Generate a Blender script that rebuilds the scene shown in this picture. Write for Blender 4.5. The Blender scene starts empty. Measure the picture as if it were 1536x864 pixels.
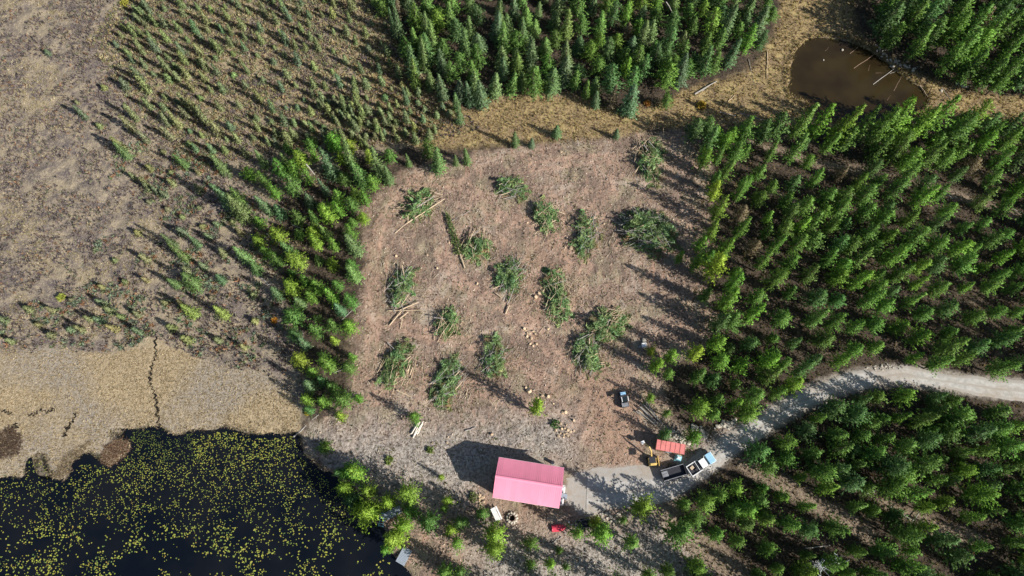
import bpy, math, random
import numpy as np
R = math.radians
sc = bpy.context.scene
col = sc.collection
# ------------------------------------------------------------------ camera
W, H, F = 1536.0, 864.0, 1024.0          # photograph frame and focal length in its pixels
ALT, TILT = 120.0, math.atan(358 / 1024)
cam = bpy.data.cameras.new('camera'); camo = bpy.data.objects.new('camera', cam); col.objects.link(camo)
camo.location = (0, 0, ALT); camo.rotation_euler = (TILT, 0, 0)
cam.sensor_width = 36; cam.lens = 36 * F / W; cam.clip_start = 1; cam.clip_end = 6000
sc.camera = camo
# ------------------------------------------------------------------ world, sun, exposure
SUN_EL, SUN_AZ = R(33), R(-29)           # azimuth in the ground plane, measured from +X
world = bpy.data.worlds.new('World'); sc.world = world; world.use_nodes = True
wn = world.node_tree; bg = wn.nodes['Background']
sky = wn.nodes.new('ShaderNodeTexSky'); sky.sky_type = 'NISHITA'; sky.sun_disc = False
sky.sun_elevation = SUN_EL; sky.sun_rotation = R(90) - SUN_AZ
wn.links.new(sky.outputs[0], bg.inputs[0]); bg.inputs[1].default_value = 0.068
sl = bpy.data.lights.new('sun', 'SUN'); sl.energy = 5.0; sl.angle = R(0.53); sl.color = (1, .95, .87)
so = bpy.data.objects.new('sun', sl); col.objects.link(so)
so.rotation_euler = (R(90) - SUN_EL, 0, SUN_AZ + R(90)); so.location = (60, -40, 90)
sc.view_settings.view_transform = 'Standard'; sc.view_settings.look = 'None'
sc.view_settings.exposure = 0.58; sc.view_settings.gamma = 1
sc.cycles.max_bounces = 5; sc.cycles.diffuse_bounces = 2; sc.cycles.transparent_max_bounces = 4
rng = np.random.default_rng(11); random.seed(11)

# ------------------------------------------------------------------ geometry helpers
CT, ST = math.cos(TILT), math.sin(TILT)
def G(px, py, z=0.0):
    """The place at height z that the photograph shows at pixel (px, py)."""
    u, v = (px - W / 2) / F, (H / 2 - py) / F
    dx, dy, dz = u, v * CT + ST, v * ST - CT
    t = (z - ALT) / dz
    return np.array([dx * t, dy * t, z])
def P(x, y, z=0.0):
    """Photograph pixel of a place (arrays too)."""
    dz = z - ALT
    yc = y * CT + dz * ST; zc = -y * ST + dz * CT
    return W / 2 + F * x / -zc, H / 2 - F * yc / -zc
def GP(pts, z=0.0): return np.array([G(a, b, z)[:2] for a, b in pts])
def inside(p, poly):
    x, y = p[:, 0], p[:, 1]; c = np.zeros(len(p), bool)
    n = len(poly)
    for i in range(n):
        x1, y1 = poly[i]; x2, y2 = poly[(i + 1) % n]
        m = (y1 > y) != (y2 > y)
        xi = (x2 - x1) * (y - y1) / ((y2 - y1) if y2 != y1 else 1e-9) + x1
        c ^= m & (x < xi)
    return c
def dist_line(p, line, closed=False):
    d = np.full(len(p), 1e9); n = len(line)
    for i in range(n if closed else n - 1):
        a = line[i]; b = line[(i + 1) % n]; ab = b - a
        t = np.clip(((p - a) @ ab) / max(ab @ ab, 1e-9), 0, 1)
        q = p - (a + t[:, None] * ab)
        d = np.minimum(d, np.hypot(q[:, 0], q[:, 1]))
    return d
def sdist(p, poly):
    d = dist_line(p, poly, True); return np.where(inside(p, poly), d, -d)
def lattice(ix, iy, seed):
    h = (ix.astype(np.int64) * 374761393 + iy.astype(np.int64) * 668265263 + seed * 1442695041) & 0xffffffff
    h = ((h ^ (h >> 13)) * 1274126177) & 0xffffffff
    return ((h ^ (h >> 16)) & 0xffff) / 65535.0
def vnoise(x, y, seed=0):
    ix, iy = np.floor(x), np.floor(y); fx, fy = x - ix, y - iy
    fx = fx * fx * (3 - 2 * fx); fy = fy * fy * (3 - 2 * fy)
    ix = ix.astype(int); iy = iy.astype(int)
    a = lattice(ix, iy, seed); b = lattice(ix + 1, iy, seed); c = lattice(ix, iy + 1, seed); d = lattice(ix + 1, iy + 1, seed)
    return (a * (1 - fx) + b * fx) * (1 - fy) + (c * (1 - fx) + d * fx) * fy
def fbm(x, y, seed=0, o=4):
    s = 0; w = 0.5; t = 0
    for i in range(o):
        s = s + w * vnoise(x * 2 ** i, y * 2 ** i, seed + i * 17); t += w; w *= .5
    return s / t
def smooth(pts, n=8, closed=False):
    """Catmull-Rom through points."""
    pts = [np.array(p, float) for p in pts]; m = len(pts); out = []
    for i in range(m if closed else m - 1):
        if closed: a, b, c, d = pts[(i - 1) % m], pts[i], pts[(i + 1) % m], pts[(i + 2) % m]
        else: a, b, c, d = pts[max(i - 1, 0)], pts[i], pts[i + 1], pts[min(i + 2, m - 1)]
        for k in range(n):
            t = k / n
            out.append(.5 * ((2 * b) + (c - a) * t + (2 * a - 5 * b + 4 * c - d) * t * t + (3 * b - a - 3 * c + d) * t ** 3))
    if not closed: out.append(pts[-1])
    return np.array(out)

# ------------------------------------------------------------------ object helpers
def tag(o, label=None, cat=None, group=None, kind=None):
    if label: o['label'] = label
    if cat: o['category'] = cat
    if group: o['group'] = group
    if kind: o['kind'] = kind
    return o
def empty(name, loc=(0, 0, 0), rz=0):
    o = bpy.data.objects.new(name, None); col.objects.link(o); o.empty_display_size = .3
    o.location = loc; o.rotation_euler = (0, 0, rz); return o
def link(name, me, parent=None, loc=None, rot=None, scale=None):
    o = bpy.data.objects.new(name, me); col.objects.link(o)
    if parent: o.parent = parent
    if loc is not None: o.location = loc
    if rot is not None: o.rotation_euler = rot
    if scale is not None: o.scale = scale
    return o
def arr_mesh(name, V, Fc, m, tint=None, smooth_=False, normals=None):
    """Mesh from numpy arrays: V (n,3), Fc (k, 3 or 4), tint (n,3) colour per vertex."""
    me = bpy.data.meshes.new(name); V = np.asarray(V, np.float32); Fc = np.asarray(Fc, np.int32)
    k, s = Fc.shape
    me.vertices.add(len(V)); me.vertices.foreach_set('co', V.ravel())
    me.loops.add(k * s); me.loops.foreach_set('vertex_index', Fc.ravel())
    me.polygons.add(k); me.polygons.foreach_set('loop_start', np.arange(0, k * s, s, dtype=np.int32))
    me.polygons.foreach_set('loop_total', np.full(k, s, np.int32))
    me.polygons.foreach_set('use_smooth', np.full(k, smooth_, bool))
    if tint is not None:
        a = me.attributes.new('tint', 'FLOAT_COLOR', 'POINT')
        a.data.foreach_set('color', np.c_[tint, np.ones(len(V))].astype(np.float32).ravel())
    if m: me.materials.append(m)
    me.update()
    if normals is not None: me.normals_split_custom_set_from_vertices(np.asarray(normals, np.float32))
    return me
def bloom(V, N):
    """Turn every loose triangle of V to face N (one normal per vertex)."""
    t_ = V.reshape(-1, 3, 3); g_ = np.cross(t_[:, 1] - t_[:, 0], t_[:, 2] - t_[:, 0]); fl = (g_ * N.reshape(-1, 3, 3)[:, 0]).sum(1) < 0
    t_ = t_.copy(); t_[fl] = t_[fl][:, ::-1]; return t_.reshape(-1, 3)
class MB:
    """Collects boxes, tapered rods and slabs into one mesh."""
    def __init__(s): s.v = []; s.f = []
    def add(s, vs, fs):
        n = len(s.v); s.v += [tuple(map(float, p)) for p in vs]; s.f += [tuple(i + n for i in q) for q in fs]; return s
    def hexa(s, b, t):
        return s.add(list(b) + list(t), [(3, 2, 1, 0), (4, 5, 6, 7), (0, 1, 5, 4), (1, 2, 6, 5), (2, 3, 7, 6), (3, 0, 4, 7)])
    def box(s, x0, x1, y0, y1, z0, z1, tx=0, ty=0):
        return s.hexa([(x0, y0, z0), (x1, y0, z0), (x1, y1, z0), (x0, y1, z0)],
                      [(x0 + tx, y0 + ty, z1), (x1 - tx, y0 + ty, z1), (x1 - tx, y1 - ty, z1), (x0 + tx, y1 - ty, z1)])
    def rod(s, p0, p1, r0, r1=None, n=8, caps=True):
        p0 = np.array(p0, float); p1 = np.array(p1, float); r1 = r0 if r1 is None else r1
        d = p1 - p0; d /= max(np.linalg.norm(d), 1e-9)
        a = np.cross(d, (0, 0, 1) if abs(d[2]) < .9 else (1, 0, 0)); a /= np.linalg.norm(a); b = np.cross(d, a)
        vs = []
        for p, r in ((p0, r0), (p1, r1)):
            for i in range(n):
                t = 2 * math.pi * i / n; vs.append(p + r * (a * math.cos(t) + b * math.sin(t)))
        fs = [(i, (i + 1) % n, n + (i + 1) % n, n + i) for i in range(n)]
        if caps: fs += [tuple(range(n))[::-1], tuple(range(n, 2 * n))]
        return s.add(vs, fs)
    def slab(s, q, t):
        q = np.array(q, float); nrm = np.cross(q[1] - q[0], q[3] - q[0]); nrm /= np.linalg.norm(nrm)
        return s.hexa(q, q + nrm * t)
    def prism(s, prof, y0, y1):
        """profile in x,z extruded along y"""
        n = len(prof); vs = [(x, y0, z) for x, z in prof] + [(x, y1, z) for x, z in prof]
        return s.add(vs, [tuple(range(n)), tuple(range(n, 2 * n))[::-1]] + [(i, n + i, n + (i + 1) % n, (i + 1) % n) for i in range(n)])
    def mesh(s, name, m, sm=False):
        me = bpy.data.meshes.new(name); me.from_pydata(s.v, [], s.f); me.materials.append(m)
        if sm:
            for p in me.polygons: p.use_smooth = len(p.vertices) <= 4
        me.update(); return me
    def build(s, name, m, parent=None, bevel=0, **k):
        o = link(name, s.mesh(name, m), parent, **k)
        if bevel:
            b = o.modifiers.new('bevel', 'BEVEL'); b.width = bevel; b.segments = 2; b.limit_method = 'ANGLE'
        return o

# ------------------------------------------------------------------ material helpers
class NT:
    def __init__(s, name):
        s.m = bpy.data.materials.new(name); s.m.use_nodes = True; s.t = s.m.node_tree
        s.b = s.t.nodes['Principled BSDF']; s.out = s.t.nodes['Material Output']
        s.b.inputs['Specular IOR Level'].default_value = .25
    def n(s, typ, **k):
        o = s.t.nodes.new(typ)
        for a, b in k.items(): setattr(o, a, b)
        return o
    def put(s, sock, v):
        if isinstance(v, bpy.types.NodeSocket): s.t.links.new(v, sock)
        elif isinstance(v, (tuple, list)) and len(v) == 3 and sock.type == 'RGBA': sock.default_value = (*v, 1)
        else: sock.default_value = v
    def math(s, op, a, b=0.0, clamp=False):
        o = s.n('ShaderNodeMath', operation=op, use_clamp=clamp); s.put(o.inputs[0], a); s.put(o.inputs[1], b); return o.outputs[0]
    def mix(s, f, a, b, blend='MIX'):
        o = s.n('ShaderNodeMix', data_type='RGBA', blend_type=blend)
        s.put(o.inputs[0], f); s.put(o.inputs[6], a); s.put(o.inputs[7], b); return o.outputs[2]
    def coord(s, scale=(1, 1, 1), rot=0, kind='Object'):
        c = s.n('ShaderNodeTexCoord'); m = s.n('ShaderNodeMapping'); s.t.links.new(c.outputs[kind], m.inputs[0])
        m.inputs['Scale'].default_value = scale; m.inputs['Rotation'].default_value = (0, 0, rot); return m.outputs[0]
    def noise(s, scale, detail=3, rough=.55, vec=None, dist=0):
        o = s.n('ShaderNodeTexNoise'); o.inputs['Scale'].default_value = scale; o.inputs['Detail'].default_value = detail
        o.inputs['Roughness'].default_value = rough; o.inputs['Distortion'].default_value = dist
        s.put(o.inputs['Vector'], vec if vec is not None else s.coord()); return o.outputs['Fac']
    def voro(s, scale, vec=None, out='Distance'):
        o = s.n('ShaderNodeTexVoronoi'); o.inputs['Scale'].default_value = scale
        s.put(o.inputs['Vector'], vec if vec is not None else s.coord()); return o.outputs[out]
    def step(s, v, lo, hi):
        o = s.n('ShaderNodeMapRange', interpolation_type='SMOOTHSTEP'); s.put(o.inputs[0], v)
        o.inputs[1].default_value = lo; o.inputs[2].default_value = hi; return o.outputs[0]
    def attr(s, name, out='Fac'):
        o = s.n('ShaderNodeAttribute', attribute_name=name); return o.outputs[out]
    def bump(s, h, strength=.5, dist=.1):
        o = s.n('ShaderNodeBump'); o.inputs['Strength'].default_value = strength; o.inputs['Distance'].default_value = dist
        s.put(o.inputs['Height'], h); s.t.links.new(o.outputs[0], s.b.inputs['Normal'])
    def fin(s, c, rough=.8, metal=0):
        s.put(s.b.inputs['Base Color'], c); s.put(s.b.inputs['Roughness'], rough); s.b.inputs['Metallic'].default_value = metal
        return s.m
def plain(name, c, rough=.6, var=.25, scale=3, metal=0, dirt=None):
    t = NT(name); n = t.noise(scale, 4, .65)
    f = t.step(n, .3, .7)
    a = tuple(x * (1 - var) for x in c); b = tuple(min(1, x * (1 + var * .6)) for x in c)
    cc = t.mix(f, a, b)
    if dirt: cc = t.mix(t.math('MULTIPLY', t.step(t.noise(scale * .35, 5, .7), .5, .72), .6), cc, dirt)
    t.bump(n, .15, .02)
    return t.fin(cc, rough, metal)
def wood(name, c, c2, rough=.85, scale=(1, 12, 12)):
    t = NT(name); v = t.coord(scale); n = t.noise(2.5, 4, .7, v)
    t.bump(n, .3, .03); return t.fin(t.mix(t.step(n, .3, .7), c, c2), rough)
def foliage_mat(name, trans=.25):
    t = NT(name); oi = t.n('ShaderNodeObjectInfo')
    c = t.mix(1.0, t.attr('tint', 'Color'), oi.outputs['Color'], 'MULTIPLY')
    t.put(t.b.inputs['Base Color'], c); t.b.inputs['Roughness'].default_value = .55
    t.b.inputs['Specular IOR Level'].default_value = .3
    tr = t.n('ShaderNodeBsdfTranslucent'); t.put(tr.inputs[0], t.mix(1.0, c, (1.1, 1.15, .6), 'MULTIPLY'))
    ms = t.n('ShaderNodeMixShader'); ms.inputs[0].default_value = trans
    t.t.links.new(t.b.outputs[0], ms.inputs[1]); t.t.links.new(tr.outputs[0], ms.inputs[2])
    t.t.links.new(ms.outputs[0], t.out.inputs[0]); return t.m
def tint_mat(name, rough=.9):
    t = NT(name); oi = t.n('ShaderNodeObjectInfo')
    n = t.noise(6, 3)
    c = t.mix(1.0, t.attr('tint', 'Color'), oi.outputs['Color'], 'MULTIPLY')
    c = t.mix(t.step(n, .3, .7), t.mix(1.0, c, (.8, .8, .8), 'MULTIPLY'), c)
    return t.fin(c, rough)
M = {}
M['needles'] = foliage_mat('needles'); M['leaf'] = foliage_mat('small_leaves', .3); M['tint'] = tint_mat('ground_litter')
M['bark'] = wood('bark', (.09, .065, .05), (.2, .15, .115), .95, (8, 8, 1))
M['bark_grey'] = wood('grey_dead_wood', (.2, .19, .175), (.4, .37, .34), .9, (3, 3, 3))
M['log'] = wood('peeled_log', (.42, .31, .2), (.62, .5, .36), .8, (3, 3, 3))
M['log_brown'] = wood('barked_log', (.16, .1, .065), (.3, .2, .14), .9, (3, 3, 3))
M['whitelog'] = wood('white_peeled_log', (.6, .53, .45), (.78, .72, .64), .7, (3, 3, 3)); M['cut'] = plain('cut_wood', (.56, .42, .28), .8, .2, 6)
M['stone'] = plain('pale_stone', (.5, .45, .38), .9, .35, 2.5)
M['roof'] = plain('pink_red_metal_roof', (.92, .31, .43), .36, .04, .5)
_t = M['roof'].node_tree; _oi = _t.nodes.new('ShaderNodeObjectInfo'); _mr = _t.nodes.new('ShaderNodeMapRange'); _mr.inputs[3].default_value = .93; _mr.inputs[4].default_value = 1.04; _hs = _t.nodes.new('ShaderNodeHueSaturation')
_pb = _t.nodes['Principled BSDF']; _src = _pb.inputs['Base Color'].links[0].from_socket; _t.links.new(_oi.outputs['Random'], _mr.inputs[0]); _t.links.new(_mr.outputs[0], _hs.inputs['Value']); _t.links.new(_src, _hs.inputs['Color']); _t.links.new(_hs.outputs[0], _pb.inputs['Base Color'])
M['shed_roof'] = plain('salmon_metal_roof', (.62, .2, .185), .45, .14, 1.2, dirt=(.45, .22, .18))
M['wall'] = wood('brown_log_wall', (.16, .09, .05), (.27, .17, .1), .8, (1, 1, 9))
M['white'] = plain('white_paint', (.78, .78, .78), .5, .08, 2)
M['dark'] = plain('dark_metal', (.035, .035, .045), .5, .3, 4)
M['grey'] = plain('grey_metal', (.28, .29, .31), .45, .25, 3, .3)
M['glass'] = plain('dark_glass', (.02, .03, .035), .08, .1, 1)
M['rubber'] = plain('rubber', (.02, .02, .02), .85, .2, 5)
M['red'] = plain('red_paint', (.62, .06, .1), .4, .2, 2, dirt=(.5, .16, .16))
M['blue'] = plain('light_blue_tarp', (.3, .62, .72), .6, .2, 2)
M['carblue'] = plain('pale_blue_paint', (.3, .52, .72), .3, .12, 2)
M['yellow'] = plain('faded_yellow_paint', (.7, .5, .16), .5, .2, 2, dirt=(.35, .24, .12))
M['dock'] = wood('weathered_dock_board', (.24, .28, .34), (.36, .41, .48), .8, (2, 8, 2))
M['ash'] = plain('black_ash', (.02, .018, .016), .95, .4, 8)
M['rust'] = plain('rusty_steel', (.16, .075, .045), .8, .4, 5)

# ------------------------------------------------------------------ zones, drawn on the ground
LAKE = smooth(GP([(-420, 760), (-200, 740), (0, 719), (34, 717), (40, 690), (62, 686), (70, 706), (80, 720), (99, 720), (108, 694), (130, 681), (148, 688),
        (165, 701), (180, 690), (198, 668), (178, 656), (168, 648), (198, 645), (229, 641), (252, 652), (268, 654), (284, 647), (312, 648), (336, 641), (362, 648), (390, 654), (418, 653), (440, 652),
        (450, 668), (454, 684), (474, 701), (502, 716), (528, 745), (540, 778), (562, 786), (577, 797), (574, 826), (594, 846), (612, 866), (635, 930), (640, 1050), (560, 1400), (-700, 1400), (-900, 900)]), 4, True)
POND = smooth(GP([(1217, 60), (1240, 57), (1277, 64), (1303, 76), (1329, 94), (1352, 112), (1376, 130), (1392, 147), (1380, 160), (1360, 168), (1318, 180), (1270, 178), (1226, 166),
        (1211, 150), (1190, 140), (1188, 116), (1196, 80)]), 5, True)
MARSH = smooth(GP([(-500, 560), (0, 530), (60, 522), (150, 528), (200, 520), (225, 505), (260, 520), (330, 548), (400, 560), (436, 590), (452, 640), (440, 662), (300, 700), (100, 740), (0, 760), (-500, 820)]), 5, True)
BOG = smooth(GP([(-900, 720), (-900, -500), (500, -500), (545, -80), (580, 20), (610, 110), (660, 165), (700, 190), (640, 215), (540, 235), (420, 300), (420, 400), (440, 500), (455, 560), (450, 640), (400, 640), (0, 640)]), 4, True)
MEADOW = smooth(GP([(560, 60), (620, 120), (700, 165), (760, 140), (850, 140), (930, 165), (1000, 150), (1040, 130), (1110, 110), (1150, 70), (1170, 20), (1190, -120), (1290, -120), (1280, 20), (1310, 70),
        (1380, 110), (1430, 130), (1560, 150), (1700, 160), (1700, 200), (1400, 180), (1250, 190), (1060, 190), (980, 196), (930, 210), (820, 214), (700, 222), (610, 216), (560, 160)]), 4, True)
CLEAR = smooth(GP([(555, 300), (600, 262), (700, 232), (830, 214), (930, 205), (1000, 196), (1062, 215), (1068, 320), (1064, 420), (1075, 505), (1000, 560), (1000, 610), (1030, 645), (1080, 640), (1110, 640), (1060, 700),
        (1010, 760), (1040, 800), (1090, 864), (1130, 1000), (600, 1000), (640, 900), (600, 840), (575, 780), (520, 720), (470, 690), (452, 652), (500, 610), (525, 560), (530, 480), (548, 400), (540, 340)]), 4, True)
TRACK = smooth(GP([(1120, 208), (1165, 226), (1210, 241), (1260, 250), (1320, 264), (1400, 284), (1470, 303), (1536, 328), (1640, 360)]), 6)
TRACK2 = smooth(GP([(1150, 285), (1200, 305), (1262, 330)]), 4)
STRIP = smooth(GP([(1120, 700), (1165, 722), (1200, 742), (1250, 770), (1300, 800)]), 4)
STRIP2 = smooth(GP([(1000, 770), (1040, 805), (1090, 850), (1140, 900)]), 4)
STRIP3 = smooth(GP([(1330, 755), (1365, 775), (1420, 795), (1470, 812)]), 4)
ROADC = smooth(GP([(1760, 640), (1640, 600), (1536, 585), (1470, 580), (1400, 569), (1345, 563), (1290, 570), (1240, 584), (1190, 608), (1140, 638), (1100, 664), (1062, 692), (1022, 720), (980, 735), (930, 738), (880, 735)]), 10)
ROADW = np.interp(np.linspace(0, 1, len(ROADC)), [0, .1, .25, .4, .6, .75, .9, 1], [2.2, 1.9, 1.5, 1.45, 1.6, 1.75, 2.6, 3.4])
YARD = smooth(GP([(862, 712), (900, 702), (985, 700), (1000, 716), (1008, 738), (975, 752), (935, 752), (900, 768), (878, 772), (852, 756), (848, 730)]), 5, True)
HOUSEP = GP([(735, 680), (860, 695), (850, 775), (728, 755)])

# ------------------------------------------------------------------ ground sheet
xs = np.r_[-1800, -1000, -600, -380, -260, -200, -170, -150, np.arange(-135, 135.1, .5), 150, 170, 200, 260, 380, 600, 1000, 1800]
ys = np.r_[-1500, -800, -400, -200, -120, -80, -60, -48, np.arange(-38, 135.1, .5), 150, 170, 200, 260, 380, 600, 1000, 1800]
X, Y = np.meshgrid(xs, ys); PT = np.c_[X.ravel(), Y.ravel()]
d_lake, d_pond, d_marsh, d_bog, d_mead, d_clear = [sdist(PT, q) for q in (LAKE, POND, MARSH, BOG, MEADOW, CLEAR)]
d_road = np.maximum(1.9 - dist_line(PT, ROADC), sdist(PT, YARD))
d_house = sdist(PT, HOUSEP)
d_track = 1.0 - np.minimum.reduce([dist_line(PT, TRACK), dist_line(PT, TRACK2) + .3, dist_line(PT, STRIP) - .6, dist_line(PT, STRIP2) - 1.2, dist_line(PT, STRIP3) - .2])
Z = (fbm(X / 9, Y / 9, 3) - .5) * .5 + (fbm(X / 1.6, Y / 1.6, 5, 3) - .5) * .42
Z = Z.ravel()
bogm = np.clip((d_bog + 1) / 3, 0, 1) * np.clip((-d_marsh + 1) / 3, 0, 1)
Z = Z + bogm * (fbm(X / 1.1, Y / 1.1, 9, 3).ravel() - .5) * .35
Z *= 1 - .75 * np.clip(d_marsh / 2 + .5, 0, 1)
Z += np.clip(d_clear / 2 + .5, 0, 1) * ((fbm(X / 1.0, Y / 1.0, 51, 3).ravel() - .5) * .32 + (vnoise(X / .7, Y / .7, 52).ravel() ** 5) * .22)
Z *= np.clip(-d_road / 2.5, .0, 1) * np.clip((-d_house) / 2, 0.1, 1)
Z = np.clip(Z, -.16, .6)
nj = (fbm(X / 2.2, Y / 2.2, 21, 3).ravel() - .5) * 2.2
for d in (d_lake, d_pond):
    w = np.clip((d + nj * .5 + .6) / 1.1, 0, 1); Z = Z * (1 - w) + -1.1 * w
bank = np.clip(1 - np.abs(d_road + 1.0) / .9, 0, 1) * (dist_line(PT, YARD, True) > 4)
Z += bank * .08 * fbm(X / 1.5, Y / 1.5, 31).ravel()
ny, nx = X.shape
idx = np.arange(nx * ny).reshape(ny, nx)
quads = np.stack([idx[:-1, :-1], idx[:-1, 1:], idx[1:, 1:], idx[1:, :-1]], -1).reshape(-1, 4)
def zat(x, y):
    i = np.clip(np.searchsorted(xs, x) - 1, 0, nx - 2); j = np.clip(np.searchsorted(ys, y) - 1, 0, ny - 2)
    fx = (x - xs[i]) / (xs[i + 1] - xs[i]); fy = (y - ys[j]) / (ys[j + 1] - ys[j]); z = Z.reshape(ny, nx)
    return (z[j, i] * (1 - fx) + z[j, i + 1] * fx) * (1 - fy) + (z[j + 1, i] * (1 - fx) + z[j + 1, i + 1] * fx) * fy

t = NT('ground_cover')
def zone(name, amp, w, sc_=.35, add=0.0):
    a = t.attr(name); nz = t.math('MULTIPLY', t.math('SUBTRACT', t.noise(sc_, 4, .6), .5), amp)
    return t.step(t.math('ADD', t.math('ADD', a, nz), add), -w, w)
v0 = t.coord()
nL = t.noise(.06, 3, .5, v0); nM = t.noise(.45, 4, .6, v0); nS = t.noise(2.2, 4, .7, v0); nT = t.noise(7, 3, .7, v0)
nA = t.noise(1.0, 4, .7, t.coord((1.9, .35, 1), R(22))); nB = t.noise(.22, 3, .6, t.coord((1, 1, 1), 1.3))
# forest floor, its browns darkened to carry the shade between the trees
c_for = t.mix(t.step(nS, .35, .65), (.028, .022, .017), (.09, .066, .047))
c_for = t.mix(t.math('MULTIPLY', t.step(nM, .52, .7), .7), c_for, (.17, .13, .09))
c_for = t.mix(t.math('MULTIPLY', t.step(nA, .55, .75), .35), c_for, (.08, .09, .035))
# clearing: scraped reddish earth, grey chips, greenish litter
c_clr = t.mix(t.step(nS, .36, .66), (.17, .115, .085), (.41, .29, .22))
c_clr = t.mix(t.math('MULTIPLY', t.step(nA, .42, .66), .65), c_clr, (.37, .27, .195))
c_clr = t.mix(t.math('MULTIPLY', t.step(nB, .48, .62), .5), c_clr, (.27, .255, .155))
c_clr = t.mix(t.math('MULTIPLY', t.step(nT, .58, .72), .6), c_clr, (.5, .41, .33))
c_clr = t.mix(t.math('MULTIPLY', t.step(t.noise(2.6, 4, .75, t.coord((1, 1, 1), .7)), .56, .66), .8), c_clr, (.06, .042, .034))
c_clr = t.mix(t.math('MULTIPLY', t.step(t.noise(3.1, 3, .7, t.coord((1, 1, 1), 1.9)), .6, .7), .75), c_clr, (.56, .48, .39))
nW = t.noise(.16, 5, .62, t.coord((1, 1, 1), 2.1), 1.2); nV = t.noise(.5, 4, .65, t.coord((2.6, .5, 1), R(-24)), .8)
c_clr = t.mix(t.math('MULTIPLY', t.step(nW, .5, .6), .65), c_clr, (.17, .125, .1))
c_clr = t.mix(t.math('MULTIPLY', t.step(nW, .47, .36), .6), c_clr, (.45, .37, .3))
c_clr = t.mix(t.math('MULTIPLY', t.step(nV, .55, .63), .5), c_clr, (.37, .22, .155))
c_clr = t.mix(t.math('MULTIPLY', t.step(nV, .45, .37), .35), c_clr, (.13, .095, .075))
c_clr = t.mix(t.math('MULTIPLY', t.math('MULTIPLY', t.attr('ruts'), t.step(t.noise(.8, 3), .3, .55)), .75), c_clr, (.46, .3, .22))
c_clr = t.mix(t.math('MULTIPLY', zone('grey', 9, 5), .85), c_clr, t.mix(t.step(nS, .35, .65), (.17, .15, .13), (.47, .43, .39)))
c_clr = t.mix(t.math('MULTIPLY', zone('orange', 9, 5), .4), c_clr, (.34, .215, .145))
# bog
c_bog = t.mix(t.step(nM, .36, .62), (.135, .112, .105), (.29, .24, .175))
c_bog = t.mix(t.math('MULTIPLY', t.step(nS, .45, .68), .7), c_bog, (.42, .345, .235))
c_bog = t.mix(t.math('MULTIPLY', t.step(t.noise(1.4, 4, .7, t.coord((1, 1, 1), .5)), .52, .66), .6), c_bog, (.085, .066, .068))
nG = t.noise(.11, 5, .6, t.coord((1, 1.5, 1), .9), 1.0)
c_bog = t.mix(t.math('MULTIPLY', t.step(nG, .5, .64), .6), c_bog, (.34, .28, .185))
c_bog = t.mix(t.math('MULTIPLY', t.step(nG, .48, .36), .55), c_bog, (.14, .115, .112))
c_bog = t.mix(t.math('MULTIPLY', t.math('MULTIPLY', zone('fringe', 8, 6), t.step(nB, .35, .6)), .6), c_bog, (.33, .26, .14))
# sedge marsh
nF = t.noise(1.9, 5, .75, t.coord((1.4, .8, 1), .3), 1.2)
c_msh = t.mix(t.step(nF, .3, .68), (.24, .185, .115), (.48, .385, .25))
c_msh = t.mix(t.step(nL, .42, .6), c_msh, t.mix(t.step(nF, .3, .7), (.22, .185, .15), (.4, .35, .28)))
c_msh = t.mix(t.math('MULTIPLY', t.step(nB, .5, .7), .3), c_msh, (.42, .335, .2))
# meadow
c_mea = t.mix(t.step(nS, .34, .66), (.12, .085, .045), (.38, .28, .14))
c_mea = t.mix(t.math('MULTIPLY', t.step(nM, .5, .66), .7), c_mea, (.42, .33, .15))
c_mea = t.mix(t.math('MULTIPLY', t.step(nB, .5, .66), .5), c_mea, (.2, .14, .1))
c_dust = t.mix(t.step(nS, .3, .7), (.26, .22, .18), (.45, .41, .36))
c_wet = t.mix(t.step(nS, .4, .6), (.05, .045, .04), (.2, .17, .13))
c = c_for
c = t.mix(zone('bog', 5, 1.4), c, c_bog)
c = t.mix(zone('meadow', 5, 1.2), c, c_mea)
c = t.mix(zone('clear', 4, 1.0), c, c_clr)
c = t.mix(zone('marsh', 2.5, .7), c, c_msh)
c = t.mix(t.math('MULTIPLY', zone('track', 2.4, .6, .3), .75), c, t.mix(t.step(nS, .3, .7), (.14, .1, .07), (.38, .3, .22)))
c = t.mix(t.math('MULTIPLY', zone('road', 1.6, .6, .9, .1), .85), c, c_dust)
c = t.mix(zone('bed', .8, .3, .9, .35), c, c_wet)
t.bump(t.math('ADD', t.math('MULTIPLY', nS, .8), t.math('ADD', t.math('MULTIPLY', nT, .35), t.math('MULTIPLY', nF, .4))), .9, .28)
M['ground'] = t.fin(c, .95)
gm = arr_mesh('ground', np.c_[PT, Z], quads, M['ground'], smooth_=True)
def putattr(name, d):
    a = gm.attributes.new(name, 'FLOAT', 'POINT'); a.data.foreach_set('value', np.clip(d, -12, 12).astype(np.float32))
d_grey = np.maximum.reduce([sdist(PT, GP(q)) for q in ([(450, 640), (560, 640), (700, 640), (860, 620), (870, 690), (740, 690), (690, 760), (520, 720)], [(720, 800), (900, 790), (1000, 770), (1060, 864), (1060, 930), (700, 930)], [(1095, 640), (1130, 640), (1060, 670), (1000, 650)])])
d_orng = np.maximum.reduce([sdist(PT, GP(q)) for q in ([(860, 560), (930, 560), (960, 640), (940, 700), (880, 700), (860, 640)], [(780, 380), (830, 340), (850, 420), (800, 480)], [(770, 780), (860, 780), (850, 800), (780, 810)])])
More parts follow.
